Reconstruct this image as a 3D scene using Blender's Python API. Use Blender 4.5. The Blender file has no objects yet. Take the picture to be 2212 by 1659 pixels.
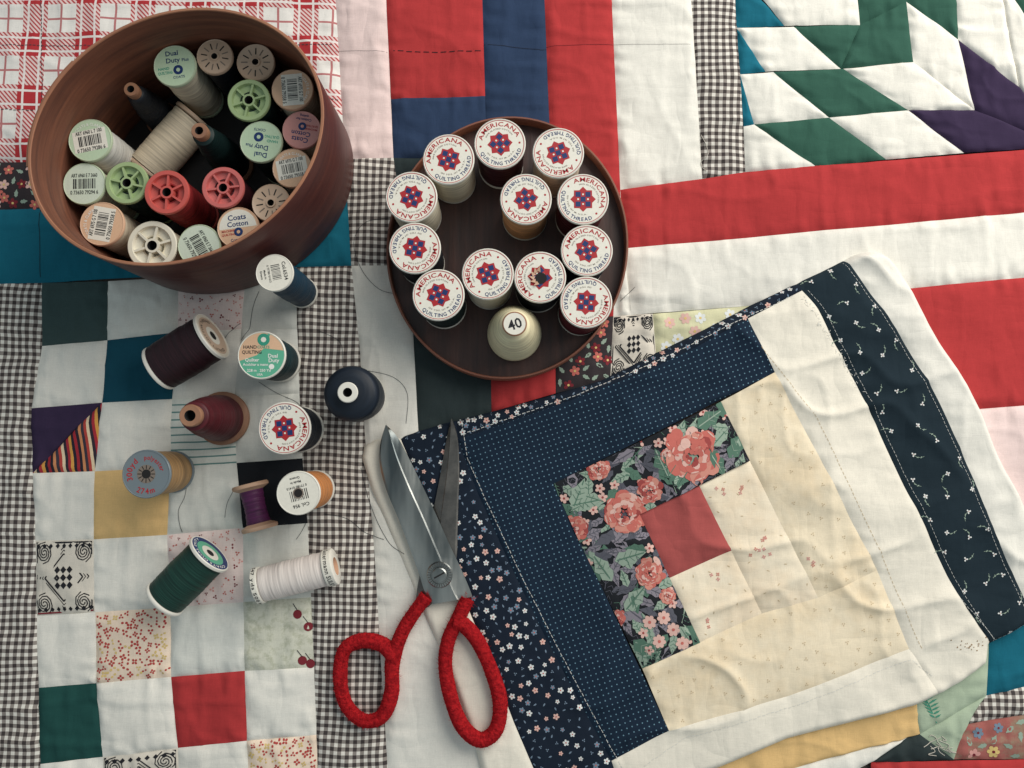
import bpy, math, random, bmesh
import numpy as np
from mathutils import Vector, Matrix
from mathutils.bvhtree import BVHTree
random.seed(7); rng=np.random.default_rng(3)
F=1820.; HC=500.; TL=math.radians(4); CX,CY=1106.,829.5
cT,sT=math.cos(TL),math.sin(TL)
def P(px,py,z=0.):
    dx=(px-CX)/F; dy=-(py-CY)/F
    Y=dy*cT+sT; Z=dy*sT-cT; k=(HC-z)/(-Z)
    return dx*k, Y*k
scene=bpy.context.scene; COL=scene.collection
def lin(c):
    L=.3*c[0]+.59*c[1]+.11*c[2]; c=[v*.88+L*.12 for v in c]; c=[c[0]*.965+7,c[1]*.965+9,c[2]*.965+10]
    return tuple((v/255/12.92 if v/255<=0.04045 else ((v/255+0.055)/1.055)**2.4) for v in c)
# ---------------------------------------------------------------- materials
MATS={}
class G:
    def __init__(s,name):
        s.m=bpy.data.materials.new(name); s.m.use_nodes=True; s.nt=s.m.node_tree
        s.b=s.nt.nodes['Principled BSDF']; s.tc=s.nt.nodes.new('ShaderNodeTexCoord'); s.obj=s.tc.outputs['Object']
    def n(s,t): return s.nt.nodes.new(t)
    def put(s,sock,v):
        if isinstance(v,bpy.types.NodeSocket): s.nt.links.new(v,sock)
        elif isinstance(v,tuple) and len(v)==3 and sock.type=='RGBA': sock.default_value=(*v,1)
        else: sock.default_value=v
    def math(s,op,a,b=0.,c=None):
        n=s.n('ShaderNodeMath'); n.operation=op; s.put(n.inputs[0],a); s.put(n.inputs[1],b)
        if c is not None: s.put(n.inputs[2],c)
        return n.outputs[0]
    def mix(s,f,a,b,mode='MIX'):
        n=s.n('ShaderNodeMix'); n.data_type='RGBA'; n.blend_type=mode
        s.put(n.inputs[0],f); s.put(n.inputs[6],a); s.put(n.inputs[7],b); return n.outputs[2]
    def map(s,scale=(1,1,1),rot=0.,vec=None):
        n=s.n('ShaderNodeMapping'); s.put(n.inputs['Vector'],vec or s.obj)
        n.inputs['Scale'].default_value=scale; n.inputs['Rotation'].default_value=(0,0,rot); return n.outputs[0]
    def noise(s,scale,detail=2,vec=None,rough=.5):
        n=s.n('ShaderNodeTexNoise'); s.put(n.inputs['Vector'],vec or s.obj)
        n.inputs['Scale'].default_value=scale; n.inputs['Detail'].default_value=detail; n.inputs['Roughness'].default_value=rough
        return n.outputs['Fac']
    def xy(s,rot=0.,warp=0.0008):
        v=s.map(rot=rot)
        if warp:
            n=s.n('ShaderNodeTexNoise'); s.put(n.inputs['Vector'],s.obj); n.inputs['Scale'].default_value=30; n.inputs['Detail'].default_value=1
            a=s.n('ShaderNodeVectorMath'); a.operation='MULTIPLY_ADD'; s.put(a.inputs[0],n.outputs['Color']); a.inputs[1].default_value=(warp*4,warp*4,0); s.put(a.inputs[2],v); v=a.outputs[0]
        x=s.n('ShaderNodeSeparateXYZ'); s.put(x.inputs[0],v); return x.outputs[0],x.outputs[1]
    def bump(s,h,dist,strength=1.,normal=None):
        n=s.n('ShaderNodeBump'); n.inputs['Strength'].default_value=strength; n.inputs['Distance'].default_value=dist
        s.put(n.inputs['Height'],h)
        if normal: s.put(n.inputs['Normal'],normal)
        return n.outputs[0]
    def clamp(s,v): return s.math('MINIMUM',s.math('MAXIMUM',v,0.),1.)
def fabric(name,pat,fade=.13,crease=1.):
    g=G(name)
    col=pat(g) if callable(pat) else lin(pat)
    f=g.noise(20,4,rough=.6); w=g.noise(1500,1)
    sl=g.math('ADD',g.noise(1,1,vec=g.map((180,1600,1),.04)),g.noise(1,1,vec=g.map((1600,180,1),.04)))
    v=g.math('ADD',g.math('MULTIPLY',f,fade*2),g.math('MULTIPLY',w,.14))
    v=g.math('ADD',v,g.math('MULTIPLY',sl,.12))
    v=g.math('ADD',v,1-fade-.19)
    comb=g.n('ShaderNodeCombineColor')
    for i in range(3): g.put(comb.inputs[i],v)
    c=g.mix(1.,col,comb.outputs[0],'MULTIPLY')
    g.put(g.b.inputs['Base Color'],c); g.b.inputs['Roughness'].default_value=.92
    g.b.inputs['Specular IOR Level'].default_value=.12
    b1=g.bump(sl,.00008,.45)
    cr=g.noise(44,3,rough=.5)
    rid=g.math('MINIMUM',g.math('MULTIPLY',g.math('ABSOLUTE',g.math('SUBTRACT',g.noise(18,2,vec=g.map((1,2.6,1),.6)),.5)),8.),1.)
    rid2=g.math('MINIMUM',g.math('MULTIPLY',g.math('ABSOLUTE',g.math('SUBTRACT',g.noise(24,2,vec=g.map((2.6,1,1),-.3)),.5)),8.),1.)
    h=g.math('ADD',g.math('MULTIPLY',cr,1.2),g.math('MULTIPLY',g.math('ADD',rid,rid2),.26))
    b2=g.bump(h,.0010*crease,.75,b1)
    g.put(g.b.inputs['Normal'],b2)
    MATS[name]=g.m; return g.m
def ging(rot,p,dark,mid,light):
    def f(g):
        x,y=g.xy(rot)
        a=g.math('LESS_THAN',g.math('FRACT',g.math('DIVIDE',x,p)),.52)
        b=g.math('LESS_THAN',g.math('FRACT',g.math('DIVIDE',y,p)),.52)
        c=g.mix(g.math('MAXIMUM',a,b),lin(light),lin(mid))
        return g.mix(g.math('MULTIPLY',a,b),c,lin(dark))
    return f
def plaid(g):
    x,y=g.xy(.015,.0006); p=.0330
    def band(c,lo,hi,off=0.):
        t=g.math('FRACT',g.math('DIVIDE',g.math('ADD',c,off),p))
        return g.math('MULTIPLY',g.math('GREATER_THAN',t,lo),g.math('LESS_THAN',t,hi))
    bx=band(x,.0,.46,.004); by=band(y,.0,.46)
    lx=band(x,.71,.75,.004); ly=band(y,.71,.75)
    wx=g.math('MAXIMUM',band(x,.08,.12,.004),band(x,.34,.38,.004)); wy=g.math('MAXIMUM',band(y,.08,.12),band(y,.34,.38))
    h=g.math('LESS_THAN',g.math('FRACT',g.math('DIVIDE',g.math('ADD',x,y),.0028)),.46)
    red=lin((184,40,44)); wh=lin((228,220,212))
    c=g.mix(g.math('MAXIMUM',lx,ly),wh,lin((188,110,108)))
    c=g.mix(g.math('MAXIMUM',bx,by),c,g.mix(h,lin((228,196,190)),lin((184,64,64))))
    c=g.mix(g.math('MULTIPLY',bx,by),c,red)
    c=g.mix(g.math('MAXIMUM',wx,wy),c,lin((228,214,208)))
    return c
def dots(rot,p,bg,fg,r=.17):
    def f(g):
        x,y=g.xy(rot,.0004)
        a=g.math('DIVIDE',x,p); b=g.math('DIVIDE',y,p)
        def d(o):
            u=g.math('SUBTRACT',g.math('FRACT',g.math('ADD',a,o)),.5); v=g.math('SUBTRACT',g.math('FRACT',g.math('ADD',b,o)),.5)
            return g.math('LESS_THAN',g.math('ADD',g.math('MULTIPLY',u,u),g.math('MULTIPLY',v,v)),r*r)
        return g.mix(g.math('MAXIMUM',d(0.),d(.5)),lin(bg),lin(fg))
    return f
def stripes(rot,p,cols):
    def f(g):
        x,y=g.xy(rot,.0005)
        t=g.math('FRACT',g.math('DIVIDE',x,p))
        r=g.n('ShaderNodeValToRGB'); r.color_ramp.interpolation='CONSTANT'; g.put(r.inputs[0],t)
        e=r.color_ramp.elements
        while len(e)<len(cols): e.new(.5)
        for i,c in enumerate(cols): e[i].position=i/len(cols); e[i].color=(*lin(c),1)
        return r.outputs[0]
    return f
def mottled(a,b,s=120,k=.55):
    return lambda g: g.mix(g.math('MULTIPLY',g.clamp(g.math('MULTIPLY',g.math('SUBTRACT',g.noise(s,4,rough=.7),.46),6.)),k),lin(a),lin(b))
WH=(226,219,207)
fabric('white_cotton',WH); fabric('grey_white_cotton',(210,207,197)); fabric('cream_cotton',(231,220,202))
fabric('red_cotton',(182,44,44)); fabric('navy_blue_cotton',(38,54,84)); fabric('pink_cotton',(230,200,194))
fabric('teal_cotton',(12,96,118)); fabric('dark_teal_cotton',(14,68,86)); fabric('dark_green_cotton',(24,68,62)); fabric('slate_green_cotton',(54,72,70))
fabric('green_cotton',(42,82,66)); fabric('purple_cotton',(50,34,62)); fabric('yellow_cotton',(224,178,110)); fabric('black_cotton',(26,26,30))
fabric('charcoal_cotton_and_shadow',(42,50,50)); fabric('coral_cotton',(168,70,66)); fabric('pale_green_cotton',(162,176,148))
fabric('plaid_cotton',plaid,crease=.7)
fabric('gingham_cotton',ging(.02,.0043,(64,54,52),(140,128,120),(224,216,204)),crease=.8)
fabric('dotted_navy_cotton',dots(.45,.0044,(18,32,50),(95,132,150),.085),fade=.2)
fabric('navy_print_cotton',(20,28,42)); fabric('vine_print_cotton',(24,36,44)); fabric('rose_print_cotton',(30,30,34))
fabric('tan_print_cotton',mottled((234,214,182),(218,190,150),20,.55)); fabric('pale_rose_print_cotton',mottled((236,218,190),(222,194,160),20,.55))
fabric('pink_print_cotton',(226,202,194)); fabric('red_floral_cotton',(238,210,184)); fabric('black_white_print_cotton',(212,200,184))
fabric('dark_floral_cotton',(52,42,44)); fabric('green_floral_cotton',(204,198,156)); fabric('red_green_floral_cotton',mottled((160,84,76),(136,142,110),60))
fabric('beige_print_cotton',mottled((206,202,182),(160,160,130),240))
fabric('striped_cotton',stripes(-.12,.017,[(170,35,45),(40,34,44),(210,130,80),(60,50,60),(190,60,50),(230,200,160),(50,40,50),(180,40,50),(220,150,60),(36,32,44)]))
fabric('green_line_cotton',stripes(1.52,.0044,[(214,212,200),(214,212,200),(214,212,200),(214,212,200),(96,134,128)]))
def ink(name,c,rough=.7,spec=.3):
    g=G(name); v=g.noise(900,1)
    g.put(g.b.inputs['Base Color'],g.mix(g.math('MULTIPLY',v,.25),lin(c),lin(tuple(int(k*.7) for k in c))))
    g.b.inputs['Roughness'].default_value=rough; g.b.inputs['Specular IOR Level'].default_value=spec
    MATS[name]=g.m; return g.m
for n,c in dict(print_white=(222,222,218),print_pink=(226,176,162),print_coral=(206,100,88),print_rose=(216,136,118),print_deep_coral=(166,66,62),print_green=(84,118,98),
    print_sage=(148,166,146),print_mauve=(136,126,136),print_grey=(88,86,96),print_red=(196,62,56),print_black=(34,32,36),print_tan=(206,178,136),print_blush=(222,150,140),
    print_maroon=(130,36,44),print_yellow=(226,190,110),print_fern=(60,140,112),stitch_dark=(70,60,64),stitch_black=(34,30,34),stitch_white=(220,216,208),stitch_red=(140,34,40),print_blue_grey=(112,130,150),print_stain=(150,110,70)).items(): ink(n,c,.9,.1)
for n,c in dict(ink_red=(186,26,32),ink_blue=(16,44,104),ink_black=(28,26,28),ink_teal=(40,150,120),ink_white=(238,234,226),ink_grey=(130,112,98),ink_green=(60,120,90),
    paper_white=(236,228,212),paper_cream=(232,218,196),paper_green=(190,212,174),paper_pale_green=(208,218,196),paper_orange=(228,178,138),paper_pink=(226,146,136),paper_teal=(84,176,138)).items(): ink(n,c,.45,.4)
def plastic(name,c,rough=.35):
    g=G(name); v=g.noise(120,2)
    g.put(g.b.inputs['Base Color'],g.mix(g.math('MULTIPLY',v,.3),lin(c),lin(tuple(int(k*.8) for k in c))))
    g.b.inputs['Roughness'].default_value=rough
    MATS[name]=g.m
plastic('white_plastic',(232,224,210)); plastic('green_plastic',(160,182,122)); plastic('red_plastic',(212,80,70)); plastic('pink_plastic',(218,100,94))
plastic('cream_plastic',(230,220,198)); plastic('tan_plastic',(206,170,140)); plastic('grey_plastic',(112,122,128)); plastic('pale_green_plastic',(192,206,170)); plastic('orange_plastic',(222,172,136)); plastic('dark_hole',(20,16,16),.9); plastic('coral_plastic',(220,144,132))
def thread(name,c):
    g=G(name); pale=sum(c)>520
    v=g.noise(1,2,vec=g.map((50,50,1100))); u=g.noise(1,2,vec=g.map((30,30,480)))
    t=g.math('ADD',g.math('MULTIPLY',v,.6),g.math('MULTIPLY',u,.4))
    t=g.clamp(g.math('ADD',g.math('MULTIPLY',g.math('SUBTRACT',t,.5),2.2),.5)); k0=.78 if pale else .60
    g.put(g.b.inputs['Base Color'],g.mix(t,lin(tuple(int(k*k0) for k in c)),lin(tuple(min(255,int(k*1.10+4)) for k in c))))
    g.b.inputs['Roughness'].default_value=.5; g.b.inputs['Specular IOR Level'].default_value=.3
    g.put(g.b.inputs['Normal'],g.bump(t,.0003 if pale else .0005,.6)); MATS[name]=g.m
for n,c in dict(cream=(238,216,186),white=(230,224,214),ivory=(236,210,180),maroon=(66,14,22),dark_red=(84,12,20),wine=(42,10,18),navy=(14,22,36),blue=(6,48,72),black=(14,18,24),
    teal=(6,42,48),green=(12,54,42),dark_green=(10,34,32),orange=(226,134,62),tan=(186,138,82),peach=(232,158,102),purple=(88,22,74),red=(170,36,38),beige=(226,204,172),charcoal=(26,28,34),blush=(232,214,204),brown=(60,38,32),cone=(246,218,172)).items(): thread('thread_'+n,c)
def wood(name,a,b,rough=.5,sc=(14,14,220)):
    g=G(name); n=g.noise(1,4,vec=g.map(sc),rough=.6); m=g.noise(30,3)
    n=g.clamp(g.math('ADD',g.math('MULTIPLY',g.math('SUBTRACT',n,.5),2.4),.5))
    c=g.mix(n,lin(a),lin(b)); c=g.mix(g.math('MULTIPLY',m,.5),c,lin(tuple(int(k*.5) for k in a)))
    g.put(g.b.inputs['Base Color'],c); g.b.inputs['Roughness'].default_value=rough
    g.put(g.b.inputs['Normal'],g.bump(n,.0003,.4)); MATS[name]=g.m
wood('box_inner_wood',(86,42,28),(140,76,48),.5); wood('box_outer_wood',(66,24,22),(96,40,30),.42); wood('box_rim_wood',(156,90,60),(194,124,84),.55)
wood('box_floor_shaded_wood',(16,12,12),(26,20,18),.7,(20,160,20)); wood('tray_wood',(46,22,18),(88,46,34),.42,(150,12,20)); wood('tray_rim_wood',(124,62,42),(156,86,58),.5)  # box floor near black: shade of the deep box put into its colour
wood('spool_wood',(146,92,64),(184,126,88),.6,(60,60,300)); wood('pale_spool_wood',(190,140,108),(214,168,132),.6,(60,60,300))
g=G('blade_steel'); g.b.inputs['Metallic'].default_value=1.
n=g.noise(90,5,rough=.65); n2=g.noise(1,3,vec=g.map((60,12,1),-.45))
refl_streak=g.clamp(g.math('ADD',g.math('MULTIPLY',g.math('SUBTRACT',n2,.5),3.5),.5))
c=g.mix(refl_streak,lin((84,92,94)),lin((196,194,186))); c=g.mix(g.math('MULTIPLY',n,.45),c,lin((104,100,94)))  # pale and dark reflection streaks painted into the steel colour
g.put(g.b.inputs['Base Color'],c); g.put(g.b.inputs['Roughness'],g.math('ADD',g.math('MULTIPLY',n,.25),.20))
g.put(g.b.inputs['Normal'],g.bump(n2,.003,.45)); MATS['blade_steel']=g.m
g=G('worn_steel'); g.b.inputs['Metallic'].default_value=.9
n=g.noise(90,5,rough=.7)
g.put(g.b.inputs['Base Color'],g.mix(n,lin((44,44,46)),lin((140,132,124)))); g.put(g.b.inputs['Roughness'],g.math('ADD',g.math('MULTIPLY',n,.3),.3)); MATS['worn_steel']=g.m
g=G('red_yarn'); n=g.noise(420,4,rough=.7); g.put(g.b.inputs['Base Color'],g.mix(g.clamp(g.math('ADD',g.math('MULTIPLY',g.math('SUBTRACT',n,.5),2.2),.55)),lin((118,6,14)),lin((218,26,30)))); g.b.inputs['Roughness'].default_value=1.; g.b.inputs['Specular IOR Level'].default_value=.02
g.put(g.b.inputs['Normal'],g.bump(g.noise(620,4,rough=.75),.0016,.9)); MATS['red_yarn']=g.m
ink('dark_strand',(30,34,40),.8); ink('pale_strand',(200,190,176),.8); wood('table_top',(90,70,60),(110,88,72))
# ---------------------------------------------------------------- mesh builder (mm)
class MB:
    def __init__(s): s.v=[];s.f=[];s.fm=[];s.mats=[]
    def mi(s,n):
        if n not in s.mats: s.mats.append(n)
        return s.mats.index(n)
    def face(s,pts,mat):
        b=len(s.v); s.v+= [tuple(p) for p in pts]; s.f.append(tuple(range(b,b+len(pts)))); s.fm.append(s.mi(mat))
    def lathe(s,prof,mat,segs=40,c=(0,0)):
        b=len(s.v); k=s.mi(mat); N=len(prof)
        for r,z in prof:
            for j in range(segs):
                a=2*math.pi*j/segs; s.v.append((c[0]+max(r,.001)*math.cos(a),c[1]+max(r,.001)*math.sin(a),z))
        for i in range(N-1):
            for j in range(segs):
                j2=(j+1)%segs
                s.f.append((b+i*segs+j,b+i*segs+j2,b+(i+1)*segs+j2,b+(i+1)*segs+j)); s.fm.append(k)
    def disc(s,r,z,mat,segs=40,c=(0,0)):
        s.face([(c[0]+r*math.cos(2*math.pi*j/segs),c[1]+r*math.sin(2*math.pi*j/segs),z) for j in range(segs)],mat)
    def box(s,x0,x1,y0,y1,z0,z1,mat,M=None):
        b=len(s.v); k=s.mi(mat)
        for z in (z0,z1):
            for x,y in((x0,y0),(x1,y0),(x1,y1),(x0,y1)):
                p=Vector((x,y,z)); p=M@p if M else p; s.v.append(tuple(p))
        for q in((0,3,2,1),(4,5,6,7),(0,1,5,4),(1,2,6,5),(2,3,7,6),(3,0,4,7)): s.f.append(tuple(b+i for i in q)); s.fm.append(k)
    def rect(s,cx,cy,w,h,z,mat,rot=0.):
        c,sn=math.cos(rot),math.sin(rot)
        s.face([(cx+x*c-y*sn,cy+x*sn+y*c,z) for x,y in((-w/2,-h/2),(w/2,-h/2),(w/2,h/2),(-w/2,h/2))],mat)
    def build(s,name,smooth=40,recalc=False):
        me=bpy.data.meshes.new(name); me.from_pydata([(x*.001,y*.001,z*.001) for x,y,z in s.v],[],s.f)
        for n in s.mats: me.materials.append(MATS[n])
        me.polygons.foreach_set('material_index',s.fm); me.update()
        if recalc:
            bm=bmesh.new(); bm.from_mesh(me); bmesh.ops.remove_doubles(bm,verts=bm.verts,dist=1e-6); bmesh.ops.recalc_face_normals(bm,faces=bm.faces); bm.to_mesh(me); bm.free()
        if smooth:
            me.polygons.foreach_set('use_smooth',[True]*len(me.polygons)); me.set_sharp_from_angle(angle=math.radians(smooth))
        return me
# text
GL={}
def glyph(t):
    if t not in GL:
        cu=bpy.data.curves.new('t','FONT'); cu.body=t; cu.resolution_u=2; cu.offset=.018
        ob=bpy.data.objects.new('t',cu); COL.objects.link(ob); dg=bpy.context.evaluated_depsgraph_get(); dg.update()
        me=bpy.data.meshes.new_from_object(ob.evaluated_get(dg))
        v=[(a.co.x,a.co.y) for a in me.vertices]; f=[tuple(p.vertices) for p in me.polygons]
        bpy.data.objects.remove(ob); bpy.data.curves.remove(cu); bpy.data.meshes.remove(me)
        xs=[a[0] for a in v] or [0,.25]
        GL[t]=(v,f,min(xs),max(xs))
    return GL[t]
HH=.73
def put_glyph(mb,g,mat,fn,z):
    b=len(mb.v); k=mb.mi(mat)
    mb.v+=[(*fn(x,y),z) for x,y in g[0]]
    for f in g[1]: mb.f.append(tuple(b+i for i in f)); mb.fm.append(k)
def text(mb,s,cx,cy,h,mat,z,rot=0.,w=None):
    g=glyph(s); k=h/HH; kx=k
    if w: kx=w/(g[3]-g[2])
    xc=(g[2]+g[3])/2; c,sn=math.cos(rot),math.sin(rot)
    def fn(x,y):
        X=(x-xc)*kx; Y=y*k-h/2
        return cx+X*c-Y*sn, cy+X*sn+Y*c
    put_glyph(mb,g,mat,fn,z)
def arc(mb,s,R,h,mat,z,span,mid=0.,flip=False,off=(0,0)):
    sp=math.radians(span); m=math.radians(mid); gs=[glyph(ch) if ch!=' ' else None for ch in s]
    ws=[(.3 if g is None else g[3]-g[2]+.13) for g in gs]; tw=sum(ws); k=h/HH
    Rm=R-h/2 if flip else R+h/2
    kx=sp*Rm/tw; a=-sp/2
    for g,w in zip(gs,ws):
        phi=a+sp*(w/2)/tw; a+=sp*w/tw
        if g is None: continue
        xc=(g[2]+g[3])/2
        if not flip:
            ph=-phi+m
            def fn(x,y,ph=ph,xc=xc):
                X=(x-xc)*kx; Y=R+y*k; return off[0]+X*math.cos(ph)-Y*math.sin(ph), off[1]+X*math.sin(ph)+Y*math.cos(ph)
        else:
            ph=phi+m
            def fn(x,y,ph=ph,xc=xc):
                X=(x-xc)*kx; Y=-R+y*k; return off[0]+X*math.cos(ph)-Y*math.sin(ph), off[1]+X*math.sin(ph)+Y*math.cos(ph)
        put_glyph(mb,g,mat,fn,z)
# ---------------------------------------------------------------- labels
def lab_star(mb,R,z,torn=False):
    mb.disc(R,z,'paper_white')
    z1=z+.06
    for r0,r1,m in((.965,.99,'ink_red'),):
        N=48
        for j in range(N):
            a,b=2*math.pi*j/N,2*math.pi*(j+1)/N
            mb.face([(R*r0*math.cos(a),R*r0*math.sin(a),z1),(R*r1*math.cos(a),R*r1*math.sin(a),z1),(R*r1*math.cos(b),R*r1*math.sin(b),z1),(R*r0*math.cos(b),R*r0*math.sin(b),z1)],m)
    arc(mb,'AMERICANA',R*.73,R*.185,'ink_red',z1,150)
    arc(mb,'QUILTING THREAD',R*.90,R*.155,'ink_blue',z1,142,flip=True)
    for sx in(-1,1): mb.disc(R*.045,z1,'ink_red',10,(sx*R*.80,-R*.04))
    arc(mb,'100% GLAZED COTTON',R*.60,R*.06,'ink_grey',z1,120)
    arc(mb,'150 YDS. 137 M. U.S.A.',R*.66,R*.06,'ink_grey',z1,120,flip=True)
    for k in range(8):
        a=k*math.pi/4; r=R*.52; s=.40*R
        mb.face([(0,0,z1),(s*math.cos(a-.39),s*math.sin(a-.39),z1),(r*math.cos(a),r*math.sin(a),z1),(s*math.cos(a+.39),s*math.sin(a+.39),z1)],'ink_red')
    q=R*.20; c=math.cos(math.pi/4)
    for i in range(-1,2):
        for j in range(-1,2):
            if (i+j)%2: continue
            x,y=i*q,j*q
            mb.rect((x-y)*c,(x+y)*c,q*1.02,q*1.02,z1+.05,'ink_blue',math.pi/4)
    for k in range(4):
        a=k*math.pi/2+math.pi/4; mb.rect(q*math.cos(a),q*math.sin(a),q*.34,q*.34,z1+.08,'paper_white',a)
    if torn:
        mb.disc(R*.24,z1+.12,'dark_hole',12,(-.5,-.5))
        for k in range(6):
            a=k*.5; mb.face([(R*.2*math.cos(a),R*.2*math.sin(a),z1+.14),(R*.45*math.cos(a+.1),R*.45*math.sin(a+.1),z1+1.2),(R*.3*math.cos(a+.6),R*.3*math.sin(a+.6),z1+.8)],'pale_spool_wood')
def lab_bar(mb,R,z,paper,t1,t2,ring=None,rc='ink_black'):
    mb.disc(R,z,ring or paper); z0=z+.06
    xs=R*.80
    mb.rect(0,0,2*xs,R*1.05,z0,'paper_white' if ring else paper)
    z1=z0+.07; r=random.Random(len(t2)*7+ord(t2[-1]))
    x=-xs*.68
    while x<xs*.68:
        w=r.choice([.5,.5,.9,1.3])*R*.045; mb.rect(x+w/2,0,w,R*.5,z1,'ink_black'); x+=w+r.choice([.5,.7,1.2])*R*.055
    text(mb,t1,0,R*.42,R*.19,'ink_black',z1,w=xs*1.6)
    text(mb,t2,0,-R*.42,R*.19,'ink_black',z1,w=xs*1.7)
    if ring: arc(mb,'COATS & CLARK',R*.72,R*.14,'ink_white',z1,100)
def lab_dual(mb,R,z):
    mb.disc(R,z,'paper_green'); z1=z+.06
    text(mb,'Dual',-R*.08,R*.66,R*.25,'ink_blue',z1); text(mb,'Duty',-R*.05,R*.30,R*.25,'ink_blue',z1); text(mb,'Plus',R*.55,R*.26,R*.16,'ink_blue',z1)
    text(mb,'HAND',-R*.55,-R*.08,R*.14,'ink_teal',z1); text(mb,'QUILTING',-R*.5,-R*.3,R*.14,'ink_teal',z1,w=R*.72)
    mb.disc(R*.24,z1,'ink_blue',20,(R*.15,-R*.22)); mb.disc(R*.10,z1+.05,'paper_green',8,(R*.15,-R*.22))
    text(mb,'COATS',R*.15,-R*.58,R*.13,'ink_blue',z1)
def lab_cotton(mb,R,z,paper='paper_orange'):
    mb.disc(R,z,paper); z0=z+.04; z1=z+.1
    pts=[(R*.93*math.cos(a),R*.93*math.sin(a),z0) for a in [math.radians(d) for d in range(0,181,10)]]
    mb.face(pts,'paper_white' if paper=='paper_orange' else 'paper_pink')
    text(mb,'Coats',0,R*.55,R*.28,'ink_blue',z1); text(mb,'Cotton',0,R*.22,R*.26,'ink_blue',z1)
    mb.disc(R*.22,z1,'ink_blue',20,(0,-R*.2)); mb.disc(R*.09,z1+.05,paper,8,(0,-R*.2))
    text(mb,'MACHINE',-R*.5,-R*.1,R*.11,'ink_red',z1); text(mb,'QUILTING',-R*.5,-R*.28,R*.11,'ink_red',z1)
    text(mb,'Cotton for',0,-R*.58,R*.14,'ink_blue',z1); text(mb,'quilting',0,-R*.78,R*.12,'ink_blue',z1)
def lab_hand(mb,R,z):
    mb.disc(R,z,'paper_teal'); z0=z+.04; z1=z+.1
    mb.face([(R*.98*math.cos(math.radians(d)),R*.98*math.sin(math.radians(d)),z0) for d in range(75,201,8)]+[(-R*.2,R*.0,z0),(R*.1,R*.3,z0)],'paper_orange')
    mb.face([(R*.98*math.cos(math.radians(d)),R*.98*math.sin(math.radians(d)),z0+.02) for d in range(12,76,8)]+[(R*.1,R*.3,z0+.02)],'paper_orange')
    mb.disc(R*.27,z1,'ink_teal',20,(R*.08,R*.68)); text(mb,'COATS',R*.08,R*.36,R*.12,'ink_teal',z1+.02)
    mb.disc(R*.12,z1+.04,'paper_white',8,(R*.08,R*.68))
    text(mb,'HAND',-R*.5,R*.36,R*.15,'ink_black',z1); text(mb,'QUILTING',-R*.42,R*.14,R*.15,'ink_black',z1,w=R*.85)
    text(mb,'Quilter',-R*.4,-R*.2,R*.15,'ink_white',z1); text(mb,'Acolchar a mano',-R*.25,-R*.4,R*.12,'ink_white',z1,w=R*1.1)
    text(mb,'Dual',R*.5,-R*.02,R*.17,'ink_white',z1); text(mb,'Duty',R*.55,-R*.22,R*.17,'ink_white',z1)
    mb.disc(R*.12,z1,'ink_white',14,(R*.45,-R*.5)); text(mb,'228 m   250 Yd',-R*.1,-R*.66,R*.12,'ink_white',z1); text(mb,'USA',-R*.05,-R*.84,R*.10,'ink_white',z1)
def lab_col(mb,R,z,t1,t2,hole=False):
    mb.disc(R,z,'paper_white'); z1=z+.06; r=random.Random(5)
    x=-R*.42
    while x<R*.42:
        w=r.choice([.5,.9])*R*.045; mb.rect(x,R*.1,w,R*.5,z1,'ink_black'); x+=w+R*.05
    text(mb,t1,0,R*.60,R*(.17 if hole else .21),'ink_black',z1)
    text(mb,'0 77780 01413',0,-R*.3,R*.12,'ink_black',z1); text(mb,'Made in',0,-R*.52,R*.12,'ink_black',z1); text(mb,t2,0,-R*.72,R*.12,'ink_black',z1)
    if hole:
        mb.disc(R*.26,z1+.04,'ink_grey',20,(0,0)); mb.disc(R*.2,z1+.08,'dark_hole',20,(0,0))
def lab_grey(mb,R,z):
    z1=z+.08
    mb.disc(R*.97,z,'grey_plastic')
    arc(mb,'300yd',R*.62,R*.25,'ink_red',z1,80,mid=75); arc(mb,'polyester',R*.62,R*.20,'ink_red',z1,90,mid=-35); arc(mb,'274m',R*.86,R*.25,'ink_red',z1,62,flip=True)
    mb.disc(R*.40,z1,'ink_grey',24); mb.disc(R*.2,z1+.05,'dark_hole',16)
    for k in range(12):
        a=k*math.pi/6; mb.rect(R*.30*math.cos(a),R*.30*math.sin(a),R*.16,R*.04,z1+.05,'dark_hole',a)
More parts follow.
